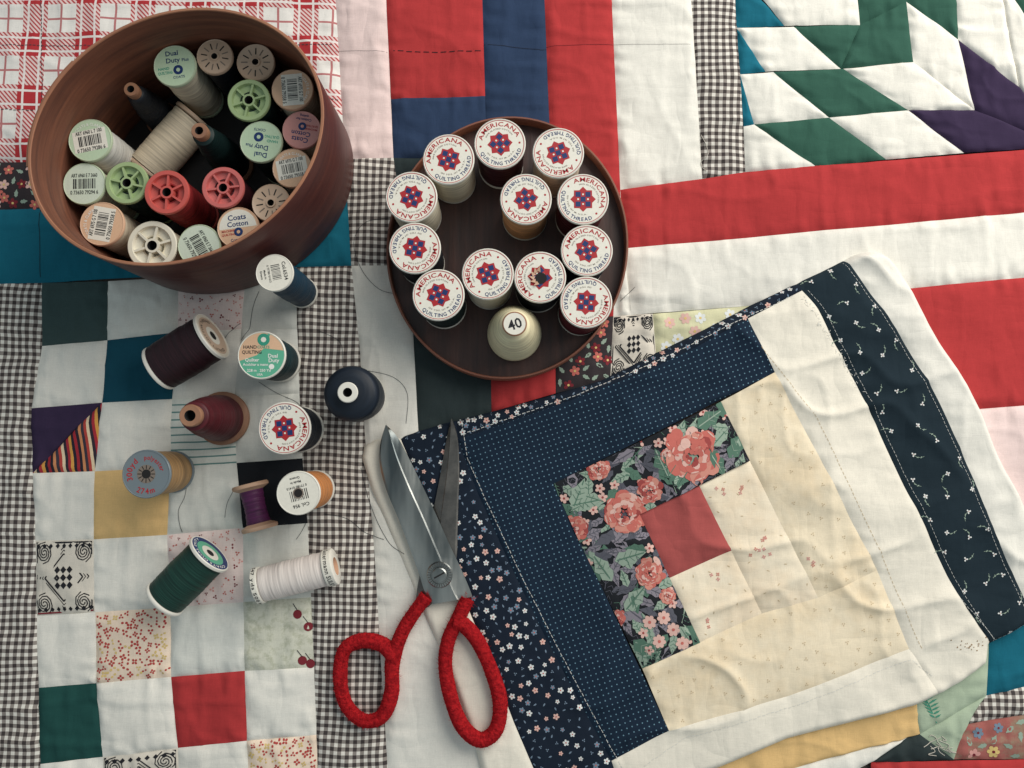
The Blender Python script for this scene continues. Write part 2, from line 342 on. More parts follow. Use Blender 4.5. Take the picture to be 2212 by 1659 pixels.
def labels(key,R,z):
    mb=MB()
    if key=='star': lab_star(mb,R,z)
    elif key=='torn': lab_star(mb,R,z,True)
    elif key=='bar_white': lab_bar(mb,R,z,'paper_pale_green','ART 6960 E 7 3660','0 73650 79294 6')
    elif key=='bar_green': lab_bar(mb,R,z,'paper_white','ART 6960 L 7 100','0 73650 79286 6',ring='paper_green')
    elif key=='bar_orange': lab_bar(mb,R,z,'paper_white','ART 6975 G 7 100','0 73650 79358 5',ring='paper_orange')
    elif key=='dual': lab_dual(mb,R,z)
    elif key=='cotton': lab_cotton(mb,R,z)
    elif key=='cotton_pink': lab_cotton(mb,R,z,'paper_pink')
    elif key=='hand': lab_hand(mb,R,z)
    elif key=='col_a': lab_col(mb,R,z,'Col.6534','Greece')
    elif key=='col_b': lab_col(mb,R,z,'Col. 956','Greece',True)
    elif key=='grey': lab_grey(mb,R,z)
    elif key=='forty':
        mb.disc(R,z,'paper_white'); text(mb,'40',0,0,R*.95,'ink_black',z+.05)
    elif key=='blue_ring':
        mb.disc(R,z,'ink_blue'); mb.disc(R*.72,z+.05,'paper_teal'); mb.disc(R*.45,z+.1,'paper_white'); mb.disc(R*.2,z+.15,'dark_hole',16)
        arc(mb,'COATS DUAL DUTY',R*.78,R*.14,'ink_white',z+.1,200)
    elif key=='white_ring':
        mb.disc(R,z,'paper_cream'); mb.disc(R*.86,z+.05,'tan_plastic'); mb.disc(R*.42,z+.1,'paper_white'); mb.disc(R*.2,z+.15,'dark_hole',16)
        arc(mb,'QUALITY COTTON THREAD',R*.64,R*.14,'ink_black',z+.1,240)
    return mb
# ---------------------------------------------------------------- spools
SP={}
def th_profile(r0,rb,rt,z0,z1,n=26,bul=.4,seed=1,amp=.17):
    r=random.Random(seed); out=[(r0,z0)]
    for i in range(n+1):
        t=i/n; out.append((rb+(rt-rb)*t+bul*math.sin(math.pi*t)+r.uniform(-amp,amp),z0+(z1-z0)*(.01+.98*t)))
    out.append((r0,z1)); return out
def spool_meshes(kind,R,H,th,lab=None,pl='white_plastic',rth=.88,core=None):
    key=(kind,R,H,th,lab,pl,rth)
    if key in SP: return SP[key]
    parts=[]; b=MB(); t=MB()
    rt=R*rth
    if kind in('flat','slot','spoke'):
        b.lathe([(0,0),(R*.90,0),(R*.93,.5),(R*.93,1.8),(R*.90,2.4),(R*.42,2.8),(R*.42,H-2.8),(R*.95,H-2.4),(R,H-1.9),(R,H-.5),(R*.965,H)],pl)
        if kind=='flat': b.lathe([(R*.965,H),(R*.93,H-.25),(0,H-.25)],pl)
        elif kind=='slot':
            b.lathe([(R*.965,H),(R*.93,H-.3),(R*.27,H-.3),(R*.24,H+.4),(R*.17,H+.4)],pl); b.lathe([(R*.17,H+.4),(R*.17,H-4),(0,H-4)],'dark_hole')
            for k in range(12):
                a=k*math.pi/6; M=Matrix.Rotation(a,3,'Z'); b.box(R*.42,R*.76,-R*.028,R*.028,H-.31,H-.12,'dark_hole' if k%2 else 'ink_grey',M)
        else:
            b.lathe([(R*.965,H),(R*.80,H),(R*.78,H-.4),(R*.76,H-5.5),(R*.2,H-5.5)],pl)
            b.lathe([(R*.30,H-5.5),(R*.29,H-.2),(R*.20,H-.2)],pl); b.lathe([(R*.20,H-.2),(R*.20,H-7),(0,H-7)],'dark_hole')
            ns=6
            for k in range(ns):
                M=Matrix.Rotation(k*2*math.pi/ns+.3,3,'Z'); b.box(R*.29,R*.78,-R*.045,R*.045,H-5.5,H-.5,pl,M)
        t.lathe(th_profile(R*.42,rt,rt,2.5,H-2.7,seed=len(SP)),th)
        parts+=[('bobbin',b.build('bobbin')),('thread',t.build('thread'))]
        if lab: parts.append(('label',labels(lab,R*.95,H-.2).build('label',0)))
    elif kind=='cone':
        rc=R*.40; rb=R
        wd=pl
        b.lathe([(0,0),(rb*1.1,0),(rb*1.16,.6),(rb*1.16,3.),(rb*1.05,4.2),(rc,4.6),(rc,H-6),(rc*1.05,H-5),(rc*1.12,H-1),(rc*1.02,H),(rc*.55,H)],wd)
        b.lathe([(rc*.55,H),(rc*.5,H-6),(0,H-6)],'dark_hole')
        t.lathe([(rc,4.5)]+[(rb*(.99-.42*q**1.3)+random.uniform(-.2,.2)+.6*math.sin(q*3.1),4.6+(H-11)*q) for q in [i/22 for i in range(23)]]+[(rc,H-5.2)],th)
        parts+=[('bobbin',b.build('bobbin')),('thread',t.build('thread'))]
    elif kind=='dome':
        rc=R*.34
        b.lathe([(0,0),(R*.8,0),(R*.82,1),(R*.80,6),(rc,6.5),(rc,H-6),(rc*1.1,H-4),(rc*1.25,H-.6),(rc*1.15,H),(rc*.62,H)],pl)
        b.lathe([(rc*.62,H),(0,H)],pl)
        pr=[(rc,2),(R*.92,2.2)]+[(R*(1.0-.50*q**2.)+random.uniform(-.14,.14),4+(H-10)*q) for q in [i/24 for i in range(25)]]+[(rc,H-5.2)]
        t.lathe(pr,th); parts+=[('bobbin',b.build('bobbin')),('thread',t.build('thread',60)),('label',labels(lab,rc*1.1,H+.1).build('label',0))]
    elif kind=='drum':
        rc=R*.29
        b.lathe([(0,0),(R*.8,0),(R*.82,1),(R*.80,6),(rc,6.5),(rc,H-6),(rc*1.1,H-4),(rc*1.25,H-.6),(rc*1.15,H),(rc*.56,H)],pl)
        b.lathe([(rc*.56,H),(rc*.5,H-5),(0,H-5)],'dark_hole')
        pr=[(rc,3),(R*.84,3.2)]+[(R*(.86+.14*math.sin(q*1.75))+random.uniform(-.15,.15),5+(H-16)*q) for q in [i/18 for i in range(19)]]+[(R*.92,H-8.5),(R*.76,H-7),(R*.5,H-6.2),(rc,H-6)]
        t.lathe(pr,th); parts+=[('bobbin',b.build('bobbin')),('thread',t.build('thread',60))]
    elif kind=='wood':
        b.lathe([(0,0),(R*.95,0),(R,.8),(R,2.2),(R*.45,5),(R*.45,H-5),(R,H-2.2),(R,H-.8),(R*.95,H),(R*.25,H)],pl); b.lathe([(R*.25,H),(R*.22,H-4),(0,H-4)],'dark_hole')
        t.lathe(th_profile(R*.4,R*.66,R*.66,3.6,H-3.6,bul=-.7),th)
        parts+=[('bobbin',b.build('bobbin')),('thread',t.build('thread'))]
    elif kind=='tube':
        b.lathe([(0,0),(R*.9,0),(R,.5),(R,3.5),(R*.97,4),(R*.7,4),(R*.7,H-6),(R*.97,H-6),(R,H-5.6),(R,H-.5),(R*.93,H),(R*.5,H)],pl); b.lathe([(R*.5,H),(R*.45,H-8),(0,H-8)],'orange_plastic')
        t.lathe(th_profile(R*.6,R*.93,R*.93,3.9,H-6,bul=.3,amp=.05),th)
        parts+=[('bobbin',b.build('bobbin')),('thread',t.build('thread'))]
        def wrap(l,sx,z0,h,mid,span,mat):
            gs=[glyph(c) if c!=' ' else None for c in sx]; ws=[.3 if q is None else q[3]-q[2]+.12 for q in gs]; tw=sum(ws); a=mid-span/2
            for q,w in zip(gs,ws):
                if q:
                    bb=len(l.v); k=l.mi(mat)
                    for x,y in q[0]:
                        an=a+(x-q[2])/tw*span; l.v.append(((R+.16)*math.cos(an),(R+.16)*math.sin(an),z0+y*h/HH))
                    for f in q[1]: l.f.append(tuple(bb+i for i in f)); l.fm.append(k)
                a+=w/tw*span
        for z0,z1,sx,h in((H-5.4,H-.7,'Gutermann SULKY',2.6),(.6,3.4,'547 yds 500 m',1.9)):
            l=MB(); l.lathe([(R+.01,z0),(R+.08,z0+.1),(R+.08,z1-.1),(R+.01,z1)],'paper_white')
            for mid in(math.pi/2,-math.pi/2): wrap(l,sx,(z0+z1-h)/2,h,mid,2.8,'ink_black')
            parts.append(('label',l.build('label',0)))
    SP[key]=parts; return parts
def place(parts,name,M,label,cat,group=None):
    e=bpy.data.objects.new(name,None); e.empty_display_size=.01; COL.objects.link(e); e.matrix_world=M
    e['label']=label; e['category']=cat
    if group: e['group']=group
    for pn,me in parts:
        o=bpy.data.objects.new(pn,me); o.parent=e; COL.objects.link(o)
    return e
# ---------------------------------------------------------------- cloth
TAB=rng.random((256,256))
def vn(x,y,s=0):
    x=np.asarray(x)+s*17.3+1000; y=np.asarray(y)+s*31.7+1000
    xi=np.floor(x).astype(int); yi=np.floor(y).astype(int); fx=x-xi; fy=y-yi
    fx=fx*fx*fx*(fx*(fx*6-15)+10); fy=fy*fy*fy*(fy*(fy*6-15)+10)
    t=lambda a,b: TAB[a%256,b%256]
    return (t(xi,yi)*(1-fx)+t(xi+1,yi)*fx)*(1-fy)+(t(xi,yi+1)*(1-fx)+t(xi+1,yi+1)*fx)*fy
def ridge(x,y,s,k=7): return np.abs(1-np.abs(2*vn(x,y,s)-1))**k
def catmull(p,n=14,closed=False):
    p=[np.array(q,float) for q in p]; out=[]; N=len(p)
    g_=lambda i: p[i%N] if closed else p[max(0,min(N-1,i))]
    for i in range(N if closed else N-1):
        for k in range(n):
            t=k/n; a,b,c,d=g_(i-1),g_(i),g_(i+1),g_(i+2)
            out.append(.5*((2*b)+(-a+c)*t+(2*a-5*b+4*c-d)*t*t+(-a+3*b-3*c+d)*t**3))
    if not closed: out.append(p[-1])
    return out
def sm(p,n=5): return [tuple(q) for q in catmull(p,n)]
def res(poly,n):
    p=np.array(poly,float); d=np.r_[0,np.cumsum(np.hypot(*(p[1:]-p[:-1]).T))]
    if d[-1]==0: return np.repeat(p[:1],n,0)
    t=np.linspace(0,d[-1],n); return np.c_[np.interp(t,d,p[:,0]),np.interp(t,d,p[:,1])]
def dist_poly(X,Y,poly):
    D=np.full(X.shape,1e9); p=np.array(poly)
    for a,b in zip(p,np.roll(p,-1,0)):
        e=b-a; L=(e**2).sum()
        if L==0: continue
        t=np.clip(((X-a[0])*e[0]+(Y-a[1])*e[1])/L,0,1)
        D=np.minimum(D,np.hypot(X-a[0]-t*e[0],Y-a[1]-t*e[1]))
    return D
class Cloth:
    def __init__(s,z0,hf,step,seamA,puck): s.mb=MB(); s.z0=z0; s.hf=hf; s.step=step; s.A=seamA; s.pk=puck; s.P={}
    def add(s,mat,top,bottom=None,left=None,right=None,noseam='',name=None,A=None):
        if bottom is None:
            tl,tr,br,bl=top; top=[tl,tr]; bottom=[bl,br]; left=[tl,bl]; right=[tr,br]
        left=left or [top[0],bottom[0]]; right=right or [top[-1],bottom[-1]]
        cv=lambda q:[P(a,b,s.z0) for a,b in q]
        T,B,L,R=[cv(q) for q in(top,bottom,left,right)]
        ln=lambda q: sum(math.dist(q[i],q[i+1]) for i in range(len(q)-1))
        W=max(ln(T),ln(B)); Hh=max(ln(L),ln(R)); nu=max(4,int(W/s.step)); nv=max(4,int(Hh/s.step))
        T,B=res(T,nu+1),res(B,nu+1); L,R=res(L,nv+1),res(R,nv+1)
        u=np.linspace(0,1,nu+1)[None,:,None]; v=np.linspace(0,1,nv+1)[:,None,None]
        C=(1-v)*T[None]+v*B[None]+(1-u)*L[:,None]+u*R[:,None]-((1-u)*(1-v)*T[0]+u*(1-v)*T[-1]+(1-u)*v*B[0]+u*v*B[-1])
        X,Y=C[...,0],C[...,1]; U=u[...,0]+0*X; V=v[...,0]+0*X
        Wv=np.hypot(*(R-L).T)[:,None]; Hu=np.hypot(*(B-T).T)[None,:]
        big=np.full(X.shape,99.); dh=big.copy(); dv=big.copy()
        if 't' not in noseam: dh=np.minimum(dh,V*Hu)
        if 'b' not in noseam: dh=np.minimum(dh,(1-V)*Hu)
        if 'l' not in noseam: dv=np.minimum(dv,U*Wv)
        if 'r' not in noseam: dv=np.minimum(dv,(1-U)*Wv)
        d=np.maximum(np.minimum(dh,dv),0); A=s.A if A is None else A
        pk=(vn(X/4.6,Y/18,5)-.5)*np.exp(-dh/9)+(vn(X/18,Y/4.6,8)-.5)*np.exp(-dv/9)
        Z=s.hf(X,Y)+A*(1-np.exp(-d/2.6))+ s.pk*pk*(1-np.exp(-d/1.6))
        b=len(s.mb.v); k=s.mb.mi(mat)
        s.mb.v+=list(zip(X.ravel().tolist(),Y.ravel().tolist(),Z.ravel().tolist()))
        w=nu+1
        for j in range(nv):
            for i in range(nu):
                a=b+j*w+i; s.mb.f.append((a,a+w,a+w+1,a+1)); s.mb.fm.append(k)
        if name: s.P[name]=(C,np.array([C[0,0],C[0,-1],C[-1,-1],C[-1,0]]))
    def freeze(s): s.bvh=BVHTree.FromPolygons([Vector(q) for q in s.mb.v],s.mb.f)
    def z(s,x,y,default=0.):
        h=s.bvh.ray_cast(Vector((x,y,100)),Vector((0,0,-1)))[0]
        return h.z if h else default
    def motif(s,pts,mat,dz=.15,clip=None):
        if clip is not None:
            pts=clipc(pts,clip)
            if len(pts)<3: return
        q=[]
        for x,y in pts:
            h=s.bvh.ray_cast(Vector((x,y,100)),Vector((0,0,-1)))[0]
            if not h: return
            q.append((x,y,h.z+dz))
        ar=sum(q[i][0]*q[(i+1)%len(q)][1]-q[(i+1)%len(q)][0]*q[i][1] for i in range(len(q)))
        if ar<0: q=q[::-1]
        s.mb.face(q,mat)
    def strip(s,pts,w,mat,dz=.15,clip=None):
        for a,b in zip(pts,pts[1:]):
            L=math.dist(a,b)
            if L<1e-6: continue
            nx,ny=-(b[1]-a[1])/L*w/2,(b[0]-a[0])/L*w/2
            s.motif([(a[0]+nx,a[1]+ny),(a[0]-nx,a[1]-ny),(b[0]-nx,b[1]-ny),(b[0]+nx,b[1]+ny)],mat,dz,clip)
    def stitch(s,px,mat,dash=2.4,gap=1.2,w=.45,jit=.3):
        p=[P(a,b,s.z0) for a,b in px]; L=sum(math.dist(p[i],p[i+1]) for i in range(len(p)-1)); n=max(2,int(L/(dash+gap)))
        q=res(p,n*3+1)
        for i in range(n):
            a=q[3*i]; b=q[3*i+2] if gap else q[3*i+3]
            o=random.uniform(-jit,jit) if gap else 0.; s.strip([(a[0],a[1]+o),(b[0],b[1]+o)],w,mat,.22)
    def scatter(s,name,dist,margin=2.):
        C,Q=s.P[name]; out=[]; nv,nu=C.shape[:2]
        W=math.dist(Q[0],Q[1]); Hh=math.dist(Q[0],Q[3]); area=max(W,10)*max(Hh,10)
        for _ in range(int(area/dist**2*9)):
            j,i=random.randrange(nv),random.randrange(nu); p=C[j,i]+np.array([random.uniform(-1,1),random.uniform(-1,1)])*s.step*.5
            mn=min(np.hypot(*(C[0]-p).T).min(),np.hypot(*(C[-1]-p).T).min(),np.hypot(*(C[:,0]-p).T).min(),np.hypot(*(C[:,-1]-p).T).min())
            if mn<margin: continue
            if all((p[0]-q[0])**2+(p[1]-q[1])**2>dist**2 for q in out): out.append((float(p[0]),float(p[1])))
        return out
def clipc(pts,Q):
    Q=[tuple(q) for q in Q]; ar=sum(Q[i][0]*Q[(i+1)%4][1]-Q[(i+1)%4][0]*Q[i][1] for i in range(4))
    if ar<0: Q=Q[::-1]
    out=list(pts)
    for i in range(4):
        a,b=Q[i],Q[(i+1)%4]; side=lambda p:(b[0]-a[0])*(p[1]-a[1])-(b[1]-a[1])*(p[0]-a[0])
        inp=out; out=[]
        for j in range(len(inp)):
            p,q=inp[j],inp[(j+1)%len(inp)]; sp,sq=side(p),side(q)
            if sp>=0: out.append(p)
            if sp*sq<0: t=sp/(sp-sq); out.append((p[0]+t*(q[0]-p[0]),p[1]+t*(q[1]-p[1])))
        if not out: return []
    return out
def ell(cx,cy,a,b,rot,n=7):
    c,s_=math.cos(rot),math.sin(rot)
    return [(cx+a*math.cos(t)*c-b*math.sin(t)*s_,cy+a*math.cos(t)*s_+b*math.sin(t)*c) for t in [2*math.pi*i/n for i in range(n)]]
def flower(cl,c,r,pm,cm,n=5,dz=.15,clip=None):
    o=random.random()*6
    for k in range(n):
        a=o+k*2*math.pi/n; cl.motif(ell(c[0]+.58*r*math.cos(a),c[1]+.58*r*math.sin(a),.42*r,.34*r,a,7),pm,dz,clip)
    if cm: cl.motif(ell(*c,.24*r,.24*r,0,6),cm,dz+.08,clip)
def leaf(cl,c,L,w,rot,m,dz=.12,clip=None,vein=None):
    pts=[(-L/2,0),(-L*.3,w*.42),(-L*.12,w*.34),(L*.02,w*.5),(L*.18,w*.28),(L/2,0),(L*.18,-w*.3),(L*.05,-w*.48),(-L*.12,-w*.36),(-L*.3,-w*.44)]; cs,sn=math.cos(rot),math.sin(rot)
    f=lambda x,y:(c[0]+x*cs-y*sn,c[1]+x*sn+y*cs)
    cl.motif([f(x,y) for x,y in pts],m,dz,clip)
    if vein:
        cl.strip([f(-L*.42,0),f(L*.42,0)],max(.25,w*.07),vein,dz+.08,clip)
        if L>9:
            for t in(-.22,-.04,.14):
                for sg in(-1,1): cl.strip([f(L*t,0),f(L*(t+.12),sg*w*.3)],.28,vein,dz+.08,clip)
def rose(cl,c,r,clip):
    for ring,(rr,n,m0) in enumerate([(1.,12,'print_coral'),(.86,11,'print_rose'),(.7,9,'print_coral'),(.54,9,'print_pink'),(.38,7,'print_coral'),(.2,5,'print_deep_coral')]):
        o=random.random()*6
        for k in range(n):
            a=o+k*2*math.pi/n+random.uniform(-.2,.2); m=m0 if random.random()<.55 else random.choice(['print_coral','print_rose','print_pink','print_deep_coral','print_coral'])
            q=random.uniform(.58,.90)*r*rr; s1=random.uniform(.14,.30)*r*(rr+.15); s2=random.uniform(.18,.34)*r*(rr+.1)
            cl.motif(ell(c[0]+q*math.cos(a),c[1]+q*math.sin(a),s1,s2,a+random.uniform(-.4,.4),9),m,.4+ring*.10+k*.008,clip)
            if random.random()<.35: cl.motif(ell(c[0]+(q+s1*.7)*math.cos(a),c[1]+(q+s1*.7)*math.sin(a),.03*r,s2*.6,a,6),'print_pink' if m in('print_coral','print_deep_coral') else 'print_coral',.46+ring*.10+k*.008,clip)
# ---- base quilt
def hb(X,Y):
    return 2.0*vn(X/48,Y/48,1)+.8*vn(X/17,Y/17,2)+.9*ridge(X/40+Y/90,Y/20,3,5)+.6*ridge(X/16,Y/45,9,5)
Q=Cloth(1.,hb,1.8,1.6,2.8)
a=Q.add
a('plaid_cotton',[(-90,-70),(722,-70),(745,345),(-90,352)],name='plaid')
a('dark_floral_cotton',[(-90,352),(745,345),(750,432),(-90,457)],name='dfl')
a('teal_cotton',[(-90,457),(750,432)],[(-90,617),(93,612),(640,578),(760,575)])
GX=[[(93,612),(235,608),(385,598),(530,588),(640,578)],[(93,748),(232,735),(385,718),(525,712),(643,712)],[(70,882),(222,870),(372,862),(508,858),(648,850)],
[(72,1022),(205,1018),(368,1010),(512,1000),(655,990)],[(78,1168),(203,1165),(362,1155),(525,1140),(665,1130)],[(82,1330),(207,1322),(368,1312),(527,1300),(672,1290)],
[(85,1485),(210,1475),(370,1462),(530,1448),(680,1440)],[(88,1650),(222,1635),(385,1615),(535,1598),(685,1585)],[(92,1790),(230,1780),(390,1760),(540,1745),(690,1730)]]
a('gingham_cotton',[(-90,617),GX[0][0]],[(-90,1790),GX[8][0]],left=[(-90,617),(-90,1790)],right=[r[0] for r in GX])
CM=[['slate_green_cotton','grey_white_cotton','pink_print_cotton','grey_white_cotton'],['white_cotton','dark_teal_cotton','white_cotton','grey_white_cotton'],
[None,'white_cotton','green_line_cotton','grey_white_cotton'],['white_cotton','yellow_cotton','grey_white_cotton','black_cotton'],
['black_white_print_cotton','white_cotton','pink_print_cotton','grey_white_cotton'],['white_cotton','red_floral_cotton','grey_white_cotton','beige_print_cotton'],
['dark_green_cotton','white_cotton','red_cotton','white_cotton'],['white_cotton','black_white_print_cotton','white_cotton','red_floral_cotton']]
for j in range(8):
    for i in range(4):
        q=[GX[j][i],GX[j][i+1],GX[j+1][i+1],GX[j+1][i]]
        if CM[j][i] is None:
            m=((q[1][0]+q[3][0])/2,(q[1][1]+q[3][1])/2)
            a('purple_cotton',[q[0],q[1],m,q[3]]); a('striped_cotton',[q[1],q[2],q[3],m])
        else: a(CM[j][i],q,name=f'c{j}{i}')
GR=[(760,575),(778,760),(790,950),(810,1200),(828,1500),(842,1735)]
a('gingham_cotton',[GX[0][4],GR[0]],[GX[8][4],GR[-1]],left=[r[4] for r in GX],right=GR)
a('pink_cotton',[(722,-70),(832,-70),(850,341),(745,345)])
a('gingham_cotton',[(745,345),(850,341),(885,572),(760,575)])
a('white_cotton',[GR[0],(885,572)],[GR[-1],(1100,1735)],left=GR,right=[(885,572),(905,945),(1060,1300),(1100,1735)])
a('red_cotton',[(832,-70),(1040,-70),(1048,208),(845,215)])
a('navy_blue_cotton',[(845,215),(1048,208),(1052,345),(850,341)],noseam='r')
a('navy_blue_cotton',[(1040,-70),(1173,-70)],[(1052,345),(1190,345)],left=[(1040,-70),(1048,208),(1052,345)])
a('red_cotton',[(1173,-70),(1318,-70)],[(1192,405),(1340,410)],left=[(1173,-70),(1190,345),(1192,405)])
a('charcoal_cotton_and_shadow',[(850,341),(1052,345)],[(905,945),(1062,890)],left=[(850,341),(885,572),(905,945)])
a('red_cotton',[(1052,345),(1190,345)],[(1062,890),(1200,850)],right=[(1190,345),(1192,405),(1200,690),(1200,850)])
a('red_cotton',[(1192,405),(1340,410)],[(1200,690),(1325,683)],right=[(1340,410),(1330,538),(1325,683)])
a('white_cotton',[(1340,410),(1345,538),(1365,680),(1325,683)])
a('dark_floral_cotton',[(1200,690),(1325,683),(1318,820),(1200,850)],name='df2')
a('black_white_print_cotton',[(1325,683),(1365,680),(1410,678)],[(1318,820),(1420,795)],name='bw1')
a('green_floral_cotton',[(1410,678),(1650,658),(1650,720),(1420,795)],name='gf')
a('white_cotton',[(1318,-70),(1488,-70),(1517,387),(1340,410)]); a('gingham_cotton',[(1488,-70),(1583,-70),(1610,372),(1517,387)])
w,gn,tl_,pu='white_cotton','green_cotton','teal_cotton','purple_cotton'
for m,*q in [(tl_,(1583,-70),(1588,-60),(1693,58),(1590,62)),(w,(1588,-70),(1845,-70),(1857,55),(1693,58)),(gn,(1845,-70),(1950,-70),(1957,5),(1857,55)),(gn,(1857,55),(1957,5),(1972,135),(1815,150)),
    (gn,(1713,60),(1857,55),(1836,103),(1815,150)),(w,(1590,62),(1713,60),(1815,150),(1652,157)),(tl_,(1590,62),(1621,108),(1652,157),(1597,163)),
    (w,(1597,163),(1668,158),(1790,255),(1628,270)),(gn,(1668,158),(1820,150),(1960,240),(1790,255)),(w,(1820,150),(1972,135),(2105,238),(1960,240)),
    (tl_,(1597,163),(1612,216),(1628,270),(1605,275)),(w,(1605,275),(1628,270),(1760,362),(1610,372)),(gn,(1628,270),(1790,255),(1912,346),(1760,362)),(w,(1790,255),(1960,240),(2080,332),(1912,346)),
    (pu,(1960,240),(2105,238),(2290,318),(2080,332)),(w,(1957,5),(2070,85),(2105,238),(1972,135)),(gn,(1950,-70),(2060,-70),(2070,85),(1957,5)),
    (pu,(2070,85),(2200,190),(2290,318),(2105,238)),(w,(2060,-70),(2150,-70),(2200,190),(2070,85)),(w,(2150,-70),(2215,45),(2290,318),(2200,190)),(gn,(2150,-70),(2290,-70),(2290,60),(2215,45)),(w,(2215,45),(2290,60),(2290,200),(2290,318))]: a(m,q,noseam='')
a('red_cotton',[(1340,410),(1517,387),(1610,372),(2212,325),(2290,318)],[(1345,538),(2212,460),(2290,453)])
a('white_cotton',[(1345,538),(2212,460),(2290,453)],[(1365,680),(1650,658),(1980,622),(2290,593)])
a('red_cotton',[(1650,658),(1980,622),(2290,593)],[(1650,920),(2290,870)]); a('pink_cotton',[(1650,920),(2290,870),(2290,1340),(1650,1345)])
a('pale_green_cotton',[(1900,1343),(2137,1342),(2130,1502),(1985,1585)]); a('teal_cotton',[(2137,1342),(2290,1340),(2290,1465),(2130,1502)])
a('gingham_cotton',[(2130,1502),(2290,1465),(2290,1530),(2085,1565)]); a('red_green_floral_cotton',[(2085,1565),(2290,1530),(2290,1640),(2060,1640)],name='rgf')
a('pale_green_cotton',[(1985,1585),(2130,1502),(2085,1565),(2060,1640)])
a('yellow_cotton',[(1500,1600),(1985,1500)],[(1500,1740),(1640,1680),(1960,1590)],right=[(1985,1500),(1985,1585),(1960,1590)])
a('charcoal_cotton_and_shadow',[(1960,1590),(1985,1585),(2060,1640),(1880,1645)]); a('red_cotton',[(1880,1645),(2290,1640),(2290,1740),(1880,1740)]); a('white_cotton',[(1640,1680),(1960,1590),(1880,1645),(1700,1740)])  # charcoal quad: dark shadow between the cloths painted as a patch
Q.freeze()
for nm in('c51','c73'):
    cl=Q.P[nm][1]
    for p in Q.scatter(nm,3.3,1.5):
        m='print_red' if random.random()<.8 else 'print_yellow'; n=random.choice([2,3,4]); flower(Q,p,random.uniform(1.5,2.1),m,None,n,clip=cl)
for nm in('c02','c42'):
    for p in Q.scatter(nm,3.8,1.5): flower(Q,p,random.uniform(.9,1.6),random.choice(['print_maroon','print_blush','print_coral','print_blush']),None,random.choice([2,3]),clip=Q.P[nm][1])
for nm in('dfl','df2'):
    for p in Q.scatter(nm,5,2):
        if random.random()<.5: flower(Q,p,3.2,random.choice(['print_coral','print_maroon','print_pink']),'print_yellow')
        else: leaf(Q,p,5,2.5,random.random()*6,'print_sage')
for p in Q.scatter('gf',8,4): flower(Q,p,3.6,random.choice(['print_white','print_pink']),'print_yellow',6)
for p in Q.scatter('rgf',6,2):
    r=random.random()
    if r<.6: flower(Q,p,random.uniform(2.5,4),random.choice(['print_yellow','print_blush','print_blue_grey','print_maroon']),'print_maroon',6)
    else: leaf(Q,p,6,3,random.random()*6,'print_sage')
for (x,y) in((645,1325),(668,1352),(672,1432),(655,1425)): 
    X,Y=P(x,y,1); Q.motif(ell(X,Y,2.6,2.6,0,12),'print_maroon',.2); Q.strip([(X,Y+2),(X-3,Y+6)],.4,'print_black',.2)
def bw(nm):
    C,q=Q.P[nm]; q=np.array(q); f=lambda u,v: tuple(((1-u)*(1-v)*q[0]+u*(1-v)*q[1]+u*v*q[2]+(1-u)*v*q[3]).tolist())
    for i in range(-2,3):
        for j in range(-2,3):
            if (i+j)%2==0 and abs(i)+abs(j)<=3:
                u,v=.5+(i-j)*.052,.5+(i+j)*.052; Q.motif([f(u,v-.05),f(u+.05,v),f(u,v+.05),f(u-.05,v)],'print_black',.2)
    for r,w in((.32,.8),(.37,.4),(.42,.6)): Q.strip([f(.5,.5-r),f(.5+r,.5),f(.5,.5+r),f(.5-r,.5),f(.5,.5-r)],w,'print_black',.2)
    for cu,cv in((.16,.16),(.84,.16),(.16,.84),(.84,.84)):
        for s_ in(0,1):
            pts=[]
            for k in range(16):
                an=k*.7+s_*3.1+cu*4; r=.02+k*.0085; pts.append(f(min(.98,max(.02,cu+r*math.cos(an))),min(.98,max(.02,cv+r*math.sin(an)))))
            Q.strip(pts,.6,'print_black',.2)
    for t in(.03,.97): Q.strip([f(.02,t),f(.98,t)],.9,'print_black' if t<.5 else 'print_maroon',.2)
    for t in(.03,.97): Q.strip([f(t,.02),f(t,.98)],.5,'print_black',.2)
    for k in range(9):
        u=.06+k*.11
        for v in(.075,.925): Q.motif([f(u-.035,v),f(u,v-.035),f(u+.035,v),f(u,v+.035)],'print_black',.2)
for nm in('c40','c71','bw1'): bw(nm)
for px in ([(0,100),(160,104),(420,102),(722,100)],[(92,0),(96,180),(90,345)],[(0,240),(80,242)],[(650,215),(735,218)]): Q.stitch(px,'stitch_dark',1.6,.8,.45)
Q.stitch([(842,113),(950,118),(1045,114)],'stitch_black',3.2,2,.45); Q.stitch([(1045,100),(1172,112),(1180,110)],'stitch_black',3,0,.22)
Q.stitch([(725,112),(838,116)],'stitch_dark',3,0,.14); Q.stitch([(1180,105),(1322,98)],'stitch_red',3,0,.25); Q.stitch([(1322,98),(1490,100)],'stitch_dark',3,0,.13)
Q.stitch([(92,455),(93,612)],'stitch_black',3,0,.3)
f0=P(1978,1478,1); f1=P(2020,1560,1); Q.strip([f0,P(2003,1520,1),f1],.5,'print_fern',.3)
for k in range(9):
    t=.12+k*.09; x=f0[0]+(f1[0]-f0[0])*t+1.0*math.sin(3.1*t); y=f0[1]+(f1[1]-f0[1])*t; L=6*(1-abs(t-.5))
    for sg in(-1,1): leaf(Q,(x+sg*L*.45,y+L*.25),L,1.1,.5 if sg>0 else math.pi-.5,'print_fern',.25)
me=Q.mb.build('patchwork_quilt',0); me.polygons.foreach_set('use_smooth',[True]*len(me.polygons))
o=bpy.data.objects.new('patchwork_quilt',me); COL.objects.link(o); o['label']='large cotton patchwork quilt of red, white, teal and gingham patches'; o['category']='quilt'
